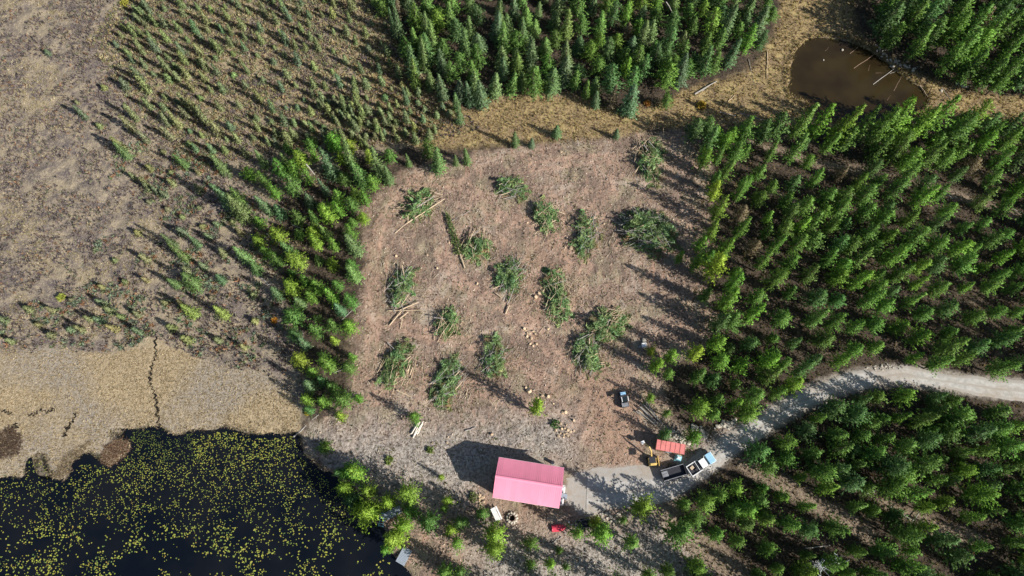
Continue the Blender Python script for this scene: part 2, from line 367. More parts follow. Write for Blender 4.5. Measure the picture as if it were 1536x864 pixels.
RUTS = [smooth(GP(q), 6) for q in ([(905, 735), (915, 690), (920, 640), (905, 600), (870, 560), (830, 530), (790, 480), (700, 430), (660, 380)], [(900, 700), (880, 640), (850, 600), (800, 560), (720, 520), (640, 500), (560, 480)], [(920, 660), (930, 600), (900, 560), (850, 470), (880, 400), (850, 380), (830, 300)],
        [(800, 480), (800, 400), (790, 340), (740, 320), (700, 280), (620, 270)], [(555, 560), (560, 480), (560, 400), (575, 330), (620, 280)], [(880, 640), (760, 600), (640, 560), (560, 600)], [(850, 380), (900, 300), (930, 240), (800, 250)], [(935, 610), (950, 640), (950, 690), (920, 720)], [(930, 620), (935, 660), (940, 700)])]
rt = np.zeros(len(PT))
for L in RUTS:
    dd = dist_line(PT, L); rt = np.maximum(rt, np.exp(-((dd - .85) / .38) ** 2)); rt = np.maximum(rt, .35 * np.clip(1.6 - dd, 0, 1))
a_ = gm.attributes.new('ruts', 'FLOAT', 'POINT'); a_.data.foreach_set('value', rt.astype(np.float32))
for k_, d_ in (('bog', d_bog), ('meadow', d_mead), ('clear', d_clear), ('marsh', d_marsh), ('road', d_road), ('track', d_track), ('bed', np.maximum(d_lake, d_pond)),
               ('grey', d_grey), ('orange', d_orng), ('fringe', sdist(PT, GP([(180, -300), (560, -300), (700, 200), (380, 240), (200, 120)])))):
    putattr(k_, d_)
tag(link('ground', gm), 'open ground of bog, dry grass, scraped earth and forest floor', 'ground', kind='structure')

# road and yard: one gravel sheet with ragged edges
t = NT('gravel'); n1 = t.noise(1.2, 4, .6); n2 = t.noise(9, 3, .7); n3 = t.noise(.25, 3)
c = t.mix(t.step(n1, .3, .7), (.34, .325, .305), (.49, .47, .445)); c = t.mix(t.math('MULTIPLY', t.step(n3, .5, .65), .5), c, (.33, .27, .21))
c = t.mix(t.math('MULTIPLY', t.step(n2, .5, .7), .4), c, (.62, .6, .57)); ac = t.math('ABSOLUTE', t.math('SUBTRACT', t.math('ABSOLUTE', t.math('SUBTRACT', t.attr('across'), .5)), .2))
c = t.mix(t.math('MULTIPLY', t.step(ac, .09, .2), t.math('ADD', .15, t.math('MULTIPLY', t.step(n1, .4, .6), .45))), c, (.27, .22, .17)); t.bump(n2, .5, .05); M['gravel'] = t.fin(c, .95)
def ribbon(name, line, widths, m, z, seed=0, jag=.6, cross=10):
    V = []; AC = []; n = len(line)
    for i in range(n):
        d = line[min(i + 1, n - 1)] - line[max(i - 1, 0)]; d = d / np.linalg.norm(d); nn = np.array([-d[1], d[0]])
        wl = widths[i] + jag * (fbm(np.array([i * .23]), np.array([1.0]), seed)[0] - .5) * 2; wr = widths[i] + jag * (fbm(np.array([i * .23]), np.array([9.0]), seed + 5)[0] - .5) * 2
        for k in range(cross + 1):
            f = k / cross; q = line[i] + nn * (wl * (1 - f) - wr * f); V.append((q[0], q[1], z + (.03 if 0 < k < cross else -.03))); AC.append(f)
    Fq = [(i * (cross + 1) + k, (i + 1) * (cross + 1) + k, (i + 1) * (cross + 1) + k + 1, i * (cross + 1) + k + 1) for i in range(n - 1) for k in range(cross)]
    me = arr_mesh(name, V, Fq, m, smooth_=True); a = me.attributes.new('across', 'FLOAT', 'POINT'); a.data.foreach_set('value', np.array(AC, np.float32)); return me
tag(link('gravel_road', ribbon('gravel_road', ROADC, ROADW, M['gravel'], .05, 3)), 'pale gravel road curving through the trees to the yard', 'road', kind='structure')
yc = YARD.mean(0); yv = [(yc[0], yc[1], .075)]
for i, q in enumerate(YARD):
    dd = q - yc; q = yc + dd * (1 + .06 * math.sin(i * 1.7) + .04 * math.sin(i * 3.1)); yv.append((q[0], q[1], .01))
ym = arr_mesh('gravel_yard', yv, [(0, 1 + i, 1 + (i + 1) % len(YARD)) for i in range(len(YARD))], M['gravel'])
tag(link('gravel_yard', ym), 'pale gravel yard between the pink roofed cabin and the road', 'yard', kind='structure')

# water
def water(name, colr, poly, z, label, rough=.06, grow=2.5):
    t = NT(name + '_surface'); n = t.noise(1.3, 3, .6); t.bump(n, .05, .05)
    a = t.noise(.09, 3)
    t.b.inputs['IOR'].default_value = 1.33; t.b.inputs['Specular IOR Level'].default_value = .5
    m = t.fin(t.mix(t.step(a, .35, .65), colr[0], colr[1]), rough)
    c0 = poly.mean(0); V = [(*(c0 + (q - c0) * (1 + grow / max(np.linalg.norm(q - c0), 1))), z) for q in poly]
    me = bpy.data.meshes.new(name); me.from_pydata(V, [], [tuple(range(len(V)))]); me.materials.append(m); me.update()
    return tag(link(name, me), label, 'water', kind='structure')
water('lake', ((.003, .005, .009), (.008, .009, .012)), LAKE, -.3, 'dark lake water covered with yellow green lily pads')
water('pond', ((.022, .015, .007), (.038, .027, .011)), POND, -.28, 'small brown pond with bare poles lying in it', .12)
# dark channels and gaps in the sedge
def chan(pts, w, name, label):
    L = smooth(GP(pts), 6); wd = np.array([w * (.25 + 1.5 * vnoise(np.array([i * .55]), np.array([w * 91]), 7)[0] ** 2) for i in range(len(L))]); wd[0] = wd[-1] = .03
    V = []; n = len(L)
    for i in range(n):
        d = L[min(i + 1, n - 1)] - L[max(i - 1, 0)]; d = d / max(np.linalg.norm(d), 1e-6); nn = np.array([-d[1], d[0]])
        o = nn * .25 * math.sin(i * 2.1)
        for s_ in (1, -1):
            q = L[i] + o + nn * wd[i] * s_; V.append((q[0], q[1], zat(q[0], q[1]) + .05))
    Fq = [(2 * i, 2 * i + 1, 2 * i + 3, 2 * i + 2) for i in range(n - 1)]
    tag(link(name, arr_mesh(name, V, Fq, M['peat'])), label, 'water', kind='structure')
t = NT('black_peat_water'); M['peat'] = t.fin(t.mix(t.noise(3), (.012, .01, .008), (.03, .024, .018)), .35)
chan([(236, 496), (233, 515), (234, 532), (229, 545), (226, 560), (225, 575), (230, 585), (234, 600), (237, 625), (239, 646)], .26, 'water_channel', 'thin black water channel running down through the tan sedge')
chan([(41, 622), (52, 622), (60, 615), (72, 618), (82, 613)], .3, 'water_channel', 'short black gap in the sedge near the left border')
chan([(115, 618), (110, 630), (100, 645), (96, 656)], .4, 'water_channel', 'forked black gap in the sedge above the left lily pads')
chan([(0, 616), (10, 618), (20, 622)], .2, 'water_channel', 'small black gap in the sedge at the left border')
chan([(24, 634), (20, 645), (12, 655), (6, 668)], .7, 'water_channel', 'wide dark hollow in the sedge at the left shore')

# ------------------------------------------------------------------ trees
def soup(C, D, S, Wd, n, spread, rg, T=None, twist=None):
    """n pointed leaf blades from every point of C, roughly along D; returns verts and tints."""
    C = np.repeat(C, n, 0); D = np.repeat(D, n, 0); S = np.repeat(S, n)
    d = D + rg.normal(0, spread, D.shape); d /= np.linalg.norm(d, axis=1)[:, None] + 1e-9
    s = np.cross(d, rg.normal(0, 1, D.shape)); s /= np.linalg.norm(s, axis=1)[:, None] + 1e-9
    L = (S * rg.uniform(.7, 1.2, len(S)))[:, None]; w = L * Wd
    a = C + s * w; b = C - s * w; tip = C + d * L
    V = np.stack([a, b, tip], 1).reshape(-1, 3)
    sh = rg.uniform(.75, 1.25, len(S))
    if T is not None: tt = np.repeat(T, n, 0) * sh[:, None]
    else: tt = np.c_[sh, sh, sh]
    return V, np.repeat(tt, 3, 0)
def crown(name, kind, h, r, seed):
    rg = np.random.default_rng(seed); C = []; D = []; S = []; T = []
    pine = kind == 'pine'
    z0 = h * (.14 if pine else .05); z = z0; step = .33 if pine else .28
    bend = rg.normal(0, .02 if pine else .01, 2)
    while z < h - .12:
        f = (z - z0) / (h - z0)
        if pine: prof = (math.sin(min(1, f * 2.6 + .35) * math.pi / 2)) * (1 - f ** (1.2 + .22 * (seed % 5))) ** (1.0 - .09 * (seed % 4)) + .05
        else: prof = (1 - f) ** .85 * min(1, f * 6 + .55) + .04
        nb = max(3, int((7 if pine else 8) * (.55 + .45 * prof)))
        a0 = rg.uniform(0, 6.28); lump = rg.uniform(.62, 1.25); side = rg.uniform(0, 6.28)
        for k in range(nb):
            a = a0 + 6.283 * k / nb + rg.normal(0, .25); L = r * prof * lump * rg.uniform(.6, 1.22) * (1 + .28 * math.cos(a - side) * pine)
            dv = np.array([math.cos(a), math.sin(a), .28 if pine else -.22])
            m = max(2, int(L / (.3 if pine else .26)))
            bs = rg.uniform(.78, 1.2)
            for q in range(m):
                g = (q + .8) / m * L
                if g < L * .1 and L > .5: continue
                zz = z + dv[2] * g * (1 if pine else (1 - .5 * g / max(r, .1)))
                lat = rg.normal(0, .12 + .12 * g) * .6
                C.append((dv[0] * g - dv[1] * lat + bend[0] * z, dv[1] * g + dv[0] * lat + bend[1] * z, zz + rg.normal(0, .06)))
                D.append((dv[0], dv[1], .75 if pine else .15)); S.append((.36 if pine else .32) * rg.uniform(.8, 1.25))
                outward = .75 + .35 * g / max(L, .1); T.append((bs * outward, bs * outward, bs * outward))  # needle tint rises from the trunk out to the branch tip
        z += step * rg.uniform(.85, 1.2)
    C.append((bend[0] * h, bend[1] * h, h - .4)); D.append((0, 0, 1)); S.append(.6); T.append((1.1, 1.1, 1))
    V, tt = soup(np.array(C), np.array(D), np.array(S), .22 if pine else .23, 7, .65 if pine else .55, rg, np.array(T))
    k = len(V) // len(C); O = np.array(C); ax = np.array(O); ax[:, :2] = bend * O[:, 2:3]
    out = O - ax; rad = np.linalg.norm(out[:, :2], axis=1)[:, None]; out = out / np.maximum(rad, .15); out[:, 2] = .62
    out = out / np.linalg.norm(out, axis=1)[:, None]; N = np.repeat(out, k, 0) + np.repeat(rg.normal(0, .28, (len(V) // 3, 3)), 3, 0); N /= np.linalg.norm(N, axis=1)[:, None]
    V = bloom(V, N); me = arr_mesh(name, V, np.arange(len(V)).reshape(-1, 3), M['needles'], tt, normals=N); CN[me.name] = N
    return me
CN = {}
def trunk(name, h, seed, m=None, limbs=8):
    rg = np.random.default_rng(seed); b = MB(); k = 4; pr = np.array([0, 0, -.3]); r0 = .012 * h + .03
    for i in range(k):
        q = np.array([rg.normal(0, .03), rg.normal(0, .03), h * .96 * (i + 1) / k])
        b.rod(pr, q, r0 * (1 - i / k * .85), r0 * (1 - (i + 1) / k * .85), 6, i == 0); pr = q
    for i in range(limbs):
        z = h * rg.uniform(.12, .8); a = rg.uniform(0, 6.28); L = .09 * h * rg.uniform(.5, 1.2)
        b.rod((0, 0, z), (math.cos(a) * L, math.sin(a) * L, z + L * .1), .03, .008, 4, False)
    return b.mesh(name, m or M['bark'])
PINES = [(crown('crown', 'pine', 11, r, 100 + i), trunk('trunk', 11, 200 + i)) for i, r in enumerate((1.75, 1.95, 1.65, 2.1, 1.85, 2.25, 1.6, 2.35, 2.0, 2.25, 1.75, 2.1))]
SPRUCES = [(crown('crown', 'spruce', 11, r, 300 + i), trunk('trunk', 11, 400 + i)) for i, r in enumerate((1.6, 1.85, 1.45, 2.0, 1.7, 1.55))]
SMALLS = [(crown('crown', 'spruce', 4.5, r, 500 + i), trunk('trunk', 4.5, 600 + i, limbs=4)) for i, r in enumerate((.62, .75, .5, .68, .85))]

_r3 = np.minimum(dist_line(PT, ROADC) - 1.75, -sdist(PT, YARD) - .8)
BAD = np.minimum.reduce([-d_lake - .2, -d_pond - .6, -d_house - 1, _r3]).reshape(ny, nx)
AVD = -np.maximum.reduce([w - dist_line(PT, L) for L, w in ((TRACK, 1.7), (TRACK2, 1.0), (STRIP, 1.7), (STRIP3, 1.4), (STRIP2, 2.2))]).reshape(ny, nx)
def look(F_, x, y):
    i = min(max(int(np.searchsorted(xs, x)) - 1, 0), nx - 2); j = min(max(int(np.searchsorted(ys, y)) - 1, 0), ny - 2)
    fx = (x - xs[i]) / (xs[i + 1] - xs[i]); fy = (y - ys[j]) / (ys[j + 1] - ys[j])
    return (F_[j, i] * (1 - fx) + F_[j, i + 1] * fx) * (1 - fy) + (F_[j + 1, i] * (1 - fx) + F_[j + 1, i + 1] * fx) * fy
trees = []      # dict(kind, x, y, h, w, hue, zone)
TXY = np.zeros((6000, 3)); 
def ok(x, y): return look(BAD, x, y) > 0
def near(x, y, s):
    q = TXY[:len(trees)]
    return bool(np.any((q[:, 0] - x) ** 2 + (q[:, 1] - y) ** 2 < ((s + q[:, 2]) * .5) ** 2 * .92))
KEEPSUN = [np.array([*G(a, b)[:2], r]) for a, b, r in ((1040, 703, 2.2), (1062, 690, 2.3), (1000, 712, 2.0), (1010, 672, 2), (978, 692, 2), (1012, 735, 1.5), (1115, 652, .4), (1350, 563, .5), (1440, 575, .7), (1490, 587, .6))]
def addtree(kind, px, py, h, w=1.0, hue=None, zone='', s=0, force=False):
    q = G(px, py, h * .55)
    if not force and (not ok(q[0], q[1]) or near(q[0], q[1], s)): return False
    if not force and zone in ('right', 'lower', 'off'):
        for k_ in KEEPSUN:
            r_ = k_[:2] - q[:2]; al = r_[0] * -.875 + r_[1] * .485
            if 0 < al < 1.54 * h + 1 and abs(r_[0] * .485 + r_[1] * .875) < k_[2]: return False
    trees.append(dict(kind=kind, x=q[0], y=q[1], h=h, w=w, hue=hue, zone=zone, s=s or 1.2)); TXY[len(trees) - 1] = q[0], q[1], s or 1.2; return True
# trees that can be told apart: (kind, pixel of the crown's middle, height, width factor, hue)
HAND = [
 ('pine', 804, 611, 10.5, .8, 'y', 'yard'), ('pine', 621, 625, 6.5, .72, 'b', 'yard'),
 ('pine', 527, 708, 8, .9, 'b', 'shore'), ('pine', 509, 708, 6, .8, 'g', 'shore'), ('pine', 534, 712, 9, 1, 'y', 'shore'), ('pine', 552, 735, 8, .85, 'y', 'shore'), ('pine', 515, 733, 7, .75, 'y', 'shore'),
 ('pine', 545, 765, 9, 1.1, 'y', 'shore'), ('pine', 582, 752, 8, .85, 'y', 'shore'), ('pine', 560, 768, 7, .8, 'y', 'shore'), ('pine', 530, 752, 6, .7, 'g', 'shore'), ('pine', 614, 740, 9, .9, 'y', 'shore'),
 ('pine', 616, 767, 7, .75, 'm', 'shore'), ('pine', 602, 785, 9, .85, 'y', 'shore'), ('pine', 592, 808, 11, 1.25, 'y', 'shore'), ('pine', 579, 820, 8, .8, 'b', 'shore'), ('pine', 640, 785, 10, 1.05, 'm', 'shore'),
 ('pine', 672, 752, 5, .55, 'y', 'shore'), ('pine', 666, 764, 4, .45, 'b', 'shore'), ('pine', 690, 785, 6, .8, 'm', 'shore'), ('pine', 676, 795, 6, .7, 'y', 'shore'), ('pine', 685, 814, 7, .75, 'b', 'shore'),
 ('pine', 722, 770, 7, .95, 'm', 'shore'), ('pine', 738, 800, 10, 1.1, 'y', 'shore'), ('pine', 742, 825, 8, .85, 'y', 'shore'), ('pine', 697, 782, 5, .6, 'm', 'shore'), ('pine', 668, 858, 8, .9, 'b', 'shore'), ('pine', 690, 862, 7, .8, 'm', 'shore'),
 ('pine', 662, 716, 3.2, .5, 'y', 'yard'), ('pine', 797, 815, 5, .85, 'm', 'below'), ('pine', 796, 846, 5, .7, 'm', 'below'), ('pine', 824, 846, 7, .75, 'b', 'below'), ('pine', 838, 826, 4, .5, 'm', 'below'), ('pine', 848, 850, 4, .5, 'm', 'below'),
 ('pine', 866, 799, 7, .8, 'b', 'below'), ('pine', 901, 797, 8, 1, 'b', 'below'), ('pine', 893, 783, 5, .6, 'y', 'below'), ('pine', 964, 760, 9, 1.15, 'y', 'below'), ('pine', 950, 812, 9, .95, 'm', 'below'), ('pine', 935, 780, 4, .6, 'm', 'below'),
 ('pine', 1016, 800, 11, 1.25, 'm', 'below'), ('pine', 1026, 755, 7, .8, 'm', 'below'), ('pine', 1001, 858, 6, .8, 'm', 'below'), ('pine', 1046, 848, 9, 1, 'b', 'below'), ('pine', 975, 862, 7, .8, 'm', 'below'),
 ('pine', 985, 546, 8, .85, 'b', 'edge'), ('pine', 1008, 533, 8, .85, 'b', 'edge'), ('pine', 1003, 560, 6, .7, 'm', 'edge'), ('pine', 975, 598, 5, .6, 'b', 'edge'), ('pine', 978, 526, 4, .6, 'y', 'edge'), ('pine', 1050, 612, 8, .95, 'b', 'edge'),
 *[('pine', a, b, h, 1.0, c, 'below') for a, b, h, c in ((1104, 732, 4, 'b'), (1078, 744, 5, 'm'), (1060, 754, 5.5, 'b'), (1140, 752, 5, 'm'), (1118, 762, 6, 'b'), (1150, 700, 5, 'm'), (1044, 778, 7, 'm'))],
 ('pine', 1041, 656, 6, .9, 'm', 'edge'), ('pine', 1120, 620, 8, 1, 'b', 'edge'), ('pine', 1078, 600, 7, .8, 'm', 'edge'), ('pine', 1102, 605, 8, .8, 'b', 'edge'), ('pine', 1072, 622, 6, .7, 'm', 'edge'), ('pine', 1000, 620, 5, .5, 'm', 'edge'), ('pine', 997, 652, 6, .6, 'g', 'edge'),
 ('pine', 1056, 237, 8, .75, 'b', 'edge'), ('pine', 1075, 285, 9, .8, 'y', 'edge'), ('pine', 1080, 312, 11, .9, 'b', 'edge'), ('pine', 1088, 255, 10, .85, 'm', 'edge'), ('pine', 1020, 385, 6, .7, 'b', 'edge'), ('pine', 1045, 392, 9, .9, 'b', 'edge'), ('pine', 1071, 400, 11, 1, 'y', 'edge'),
 ('pine', 1071, 345, 9, .8, 'b', 'edge'), ('pine', 1088, 370, 10, .9, 'b', 'edge'), ('pine', 1050, 365, 7, .7, 'b', 'edge'), ('pine', 1093, 450, 12, 1, 'b', 'edge'), ('pine', 1058, 442, 7, .8, 'm', 'edge'), ('pine', 1046, 526, 9, .9, 'y', 'edge'), ('pine', 1073, 512, 9, .95, 'b', 'edge'), ('pine', 1098, 482, 9, .9, 'm', 'edge'),
 ('pine', 1042, 196, 8, .95, 'g', 'edge'), ('pine', 1072, 205, 7, .8, 'b', 'edge'), ('pine', 1086, 212, 7, .8, 'b', 'edge'),
 ('pine', 1205, 179, 14.2, 1.1, 'm', 'edge'), ('pine', 1232, 183, 13.2, 1, 'b', 'edge'), ('pine', 1262, 185, 15.2, .9, 'b', 'edge'), ('pine', 1292, 189, 13.2, 1, 'm', 'edge'), ('pine', 1322, 189, 14.7, 1, 'm', 'edge'), ('pine', 1348, 185, 15.2, 1.1, 'b', 'edge'), ('pine', 1378, 189, 14.2, 1, 'b', 'edge'), ('pine', 1402, 175, 15.2, 1.05, 'b', 'edge'), ('pine', 1120, 196, 9, .9, 'm', 'edge'), ('pine', 1165, 190, 10, 1.2, 'g', 'edge'), ('pine', 1145, 200, 9, .9, 'g', 'edge'), ('pine', 1440, 190, 12, 1.1, 'm', 'edge'), ('pine', 1470, 178, 12, 1, 'b', 'edge'),
 ('spruce', 948, 148, 10, 1.45, 'g', 'top'), ('pine', 1001, 112, 8, 1.25, 'b', 'top'), ('spruce', 918, 145, 8, .85, 'g', 'top'), ('spruce', 895, 148, 6, .7, 'g', 'top'), ('pine', 879, 135, 7, .75, 'm', 'top'), ('pine', 1072, 92, 8, 1.2, 'm', 'top'),
 ('spruce', 835, 195, 4.5, .8, 'g', 'strip'), ('spruce', 925, 200, 3.5, .7, 'g', 'strip'), ('spruce', 773, 207, 6, .7, 'm', 'strip'), ('spruce', 797, 213, 3.5, .6, 'g', 'strip'), ('pine', 1000, 150, 5, .8, 'm', 'strip'),
 ('spruce', 655, 240, 9, .95, 'm', 'strip'), ('pine', 643, 225, 7, .8, 'm', 'strip'), ('spruce', 612, 240, 5, .5, 'm', 'strip'), ('spruce', 700, 234, 6, .75, 'm', 'strip'), ('spruce', 683, 240, 4, .5, 'm', 'strip'), ('spruce', 688, 168, 8, .65, 'g', 'strip'), ('spruce', 705, 140, 8, .8, 'g', 'strip'),
 ('spruce', 608, 143, 6, .6, 'g', 'strip'), ('spruce', 683, 150, 7, .6, 'm', 'strip'), ('spruce', 620, 108, 10, .8, 'b', 'top'), ('spruce', 633, 80, 11, .85, 'm', 'top'), ('spruce', 585, 28, 8, .5, 'g', 'top'),
 ('spruce', 540, 260, 11, .9, 'b', 'belt'), ('spruce', 563, 245, 11, .9, 'm', 'belt'), ('spruce', 580, 262, 7, .8, 'm', 'belt'), ('pine', 547, 298, 6, .7, 'b', 'belt'), ('pine', 508, 297, 7, .85, 'b', 'belt'), ('pine', 545, 327, 5, .6, 'y', 'belt'), ('pine', 489, 320, 9, .8, 'y', 'belt'),
 ('pine', 450, 240, 8, .8, 'y', 'belt'), ('spruce', 520, 232, 10, .85, 'm', 'belt'), ('spruce', 492, 245, 11, .95, 'g', 'belt'), ('spruce', 485, 280, 7, .6, 'g', 'belt'), ('pine', 472, 361, 8, .8, 'y', 'belt'), ('pine', 447, 388, 9, .9, 'y', 'belt'), ('pine', 500, 368, 6, .7, 'b', 'belt'),
 ('pine', 417, 352, 7, .85, 'y', 'belt'), ('pine', 415, 390, 7, .7, 'm', 'belt'), ('spruce', 530, 365, 9, 1, 'm', 'belt'), ('spruce', 527, 405, 9, 1, 'b', 'belt'), ('pine', 436, 432, 7, .9, 'y', 'belt'), ('pine', 478, 428, 8, .8, 'b', 'belt'), ('pine', 440, 475, 8, 1.05, 'm', 'belt'),
 ('spruce', 412, 439, 6, .8, 'g', 'belt'), ('pine', 468, 445, 6, .8, 'b', 'belt'), ('pine', 498, 443, 8, .9, 'b', 'belt'), ('pine', 525, 450, 8, .9, 'm', 'belt'), ('pine', 523, 490, 6, .8, 'b', 'belt'), ('pine', 500, 510, 5, .7, 'y', 'belt'), ('spruce', 454, 515, 6, .8, 'g', 'belt'),
 ('pine', 441, 502, 5, .65, 'g', 'belt'), ('pine', 449, 540, 7, .8, 'y', 'belt'), ('pine', 493, 548, 7, .85, 'b', 'belt'), ('pine', 523, 551, 6, .75, 'm', 'belt'), ('spruce', 460, 577, 7, .9, 'g', 'belt'), ('pine', 484, 572, 6, .75, 'g', 'belt'), ('pine', 460, 600, 6, .8, 'b', 'belt'), ('pine', 486, 602, 6, .85, 'b', 'belt'),
 ('pine', 512, 597, 8, .9, 'm', 'belt'), ('pine', 537, 598, 5, .6, 'b', 'belt'), ('pine', 510, 625, 5, .7, 'y', 'belt'), ('pine', 462, 615, 5, .6, 'g', 'belt'), ('pine', 527, 535, 5, .7, 'b', 'belt'), ('pine', 500, 580, 6, .7, 'm', 'belt'),
 ('spruce', 333, 292, 10, .85, 'g', 'bogedge'), ('spruce', 355, 310, 11, 1.05, 'm', 'bogedge'), ('spruce', 328, 245, 7, .85, 'm', 'bogedge'), ('spruce', 395, 303, 9, .8, 'g', 'belt'), ('spruce', 363, 380, 8, .9, 'm', 'bogedge'), ('spruce', 382, 402, 5, .8, 'm', 'bogedge'),
 ('spruce', 268, 378, 8, .7, 'm', 'bogedge'), ('spruce', 252, 360, 7, .6, 'm', 'bogedge'), ('spruce', 291, 361, 5.5, .5, 'g', 'bogedge'), ('spruce', 283, 420, 7, .95, 'm', 'bogedge'), ('spruce', 260, 423, 5, .8, 'm', 'bogedge'), ('spruce', 282, 465, 6, .85, 'y', 'bogedge'), ('spruce', 328, 466, 7, .85, 'y', 'bogedge'),
 ('spruce', 330, 418, 4, .8, 'g', 'bogedge'), *[('bog', a, b, h, 1.0, c, 'lowbog') for a, b, h, c in ((120, 168, 4.5, 'g'), (195, 168, 6, 'm'), (212, 124, 6, 'b'), (204, 108, 5.5, 'g'), (190, 184, 6, 'm'), (177, 212, 6, 'b'), (243, 92, 5.5, 'b'), (250, 198, 5, 'm'), (214, 204, 4.5, 'm'), (300, 172, 6, 'b'), (262, 180, 5.5, 'y'), (275, 150, 5.5, 'b'), (235, 285, 3.5, 'g'), (245, 290, 3, 'g'), (150, 452, 3, 'g'), (70, 78, 2, 'g'), (320, 190, 6, 'm'), (290, 160, 6, 'y'))],
 ('spruce', 182, 225, 6, .7, 'm', 'bogedge'), ('spruce', 270, 238, 6, .65, 'm', 'bogedge'),
]
for q in HAND: addtree(q[0], q[1], q[2], q[3], q[4], q[5], q[6], s=1.6, force=True)
print('hand', len(trees))
def fill(poly, spacing, hr, kindf, zone, wr=(.8, 1.1), tries=5200, avoid=()):
    poly = np.array(poly, float); lo = poly.min(0); hi = poly.max(0); n0 = len(trees)
    rg = np.random.default_rng(hash(zone) % 1000 if False else sum(map(ord, zone)))
    pts = rg.uniform(lo, hi, (tries, 2)); pts = pts[inside(pts, poly)]
    for a, b in pts:
        h = rg.uniform(*hr); g = G(a, b, h * .55)[:2]
        if avoid and look(AVD, g[0], g[1]) < 0: continue
        den = vnoise(np.array([g[0] / 9]), np.array([g[1] / 9]), 77)[0]
        s = spacing * ((.8 + .55 * den) if 'bog' not in zone else (.45 + 1.5 * den))
        k = kindf(rg, a, b)
        addtree(k, a, b, h, rg.uniform(*wr), None, zone, s=s)
    print(zone, len(trees) - n0)
AV = ((TRACK, 1.6), (TRACK2, 1.3), (STRIP, 2.0), (STRIP3, 1.7), (STRIP2, 2.6))
fill([(1062, 190), (1100, 192), (1180, 190), (1240, 196), (1310, 196), (1400, 180), (1470, 180), (1560, 190), (1760, 200), (1760, 590), (1536, 552), (1480, 548), (1420, 545), (1350, 538), (1290, 540), (1240, 555), (1190, 578), (1140, 605), (1100, 612),
      (1080, 590), (1035, 572), (1050, 545), (1080, 520), (1060, 480), (1080, 430), (1035, 398), (1075, 330), (1072, 260)], 2.95, (4.5, 10.5), lambda r, a, b: 'pine', 'right', (.68, 1.08), 22000, AV)
fill([(1070, 718), (1110, 690), (1180, 655), (1230, 616), (1290, 588), (1350, 586), (1420, 594), (1480, 606), (1560, 640), (1780, 700), (1780, 1100), (1060, 1100), (1030, 900), (1060, 830), (1030, 760)], 2.8, (4.5, 10.5), lambda r, a, b: 'pine', 'lower', (.68, 1.1), 14000, AV)
fill([(520, -90), (560, 0), (600, 50), (618, 100), (640, 130), (700, 150), (745, 138), (760, 128), (850, 122), (900, 138), (965, 118), (985, 95), (1030, 105), (1100, 88), (1140, 62), (1160, 15), (1176, -90)], 2.75, (4.5, 10),
     lambda r, a, b: 'spruce' if r.random() < (.75 if a < 860 else .25) else 'pine', 'top', (.85, 1.3), 8000)
fill([(1275, -90), (1320, 5), (1330, 50), (1380, 82), (1440, 100), (1500, 118), (1560, 125), (1760, 140), (1760, -90)], 3.4, (9, 13), lambda r, a, b: 'pine', 'corner', (.85, 1.35), 3500)
fill([(370, 250), (440, 210), (520, 215), (590, 232), (565, 280), (545, 310), (530, 340), (540, 400), (520, 460), (505, 500), (515, 560), (490, 610), (462, 630), (450, 560), (425, 500), (425, 440), (395, 390), (375, 340), (345, 290)], 2.95, (3.5, 8.0),
     lambda r, a, b: 'spruce' if r.random() < (.45 if a < 430 else .12) else 'pine', 'belt', (.6, .95), 2600)
fill([(170, 60), (230, -80), (545, -80), (575, 20), (600, 90), (680, 165), (640, 205), (560, 215), (420, 215), (320, 250), (220, 170)], 1.7, (1.2, 4.6), lambda r, a, b: 'bog', 'bog', (.8, 1.25), 1700)
fill([(100, 150), (190, 90), (330, 240), (330, 300), (400, 400), (430, 500), (350, 530), (150, 500), (0, 520), (0, 470), (150, 430), (200, 330), (160, 220)], 3.0, (.9, 3.8), lambda r, a, b: 'bog', 'lowbog', (.8, 1.3), 900)
fill([(40, 60), (200, 0), (220, 150), (60, 160)], 16, (1.2, 2.5), lambda r, a, b: 'bog', 'openbog', (.9, 1.4), 200)
fill([(430, 650), (500, 640), (560, 690), (600, 720), (520, 705)], 6, (1.5, 3), lambda r, a, b: 'pine', 'shorebush', (1, 1.3), 60)
fill([(700, 870), (1000, 880), (1030, 1100), (640, 1100)], 5.0, (6, 10), lambda r, a, b: 'pine', 'off', (.8, 1.1), 400)

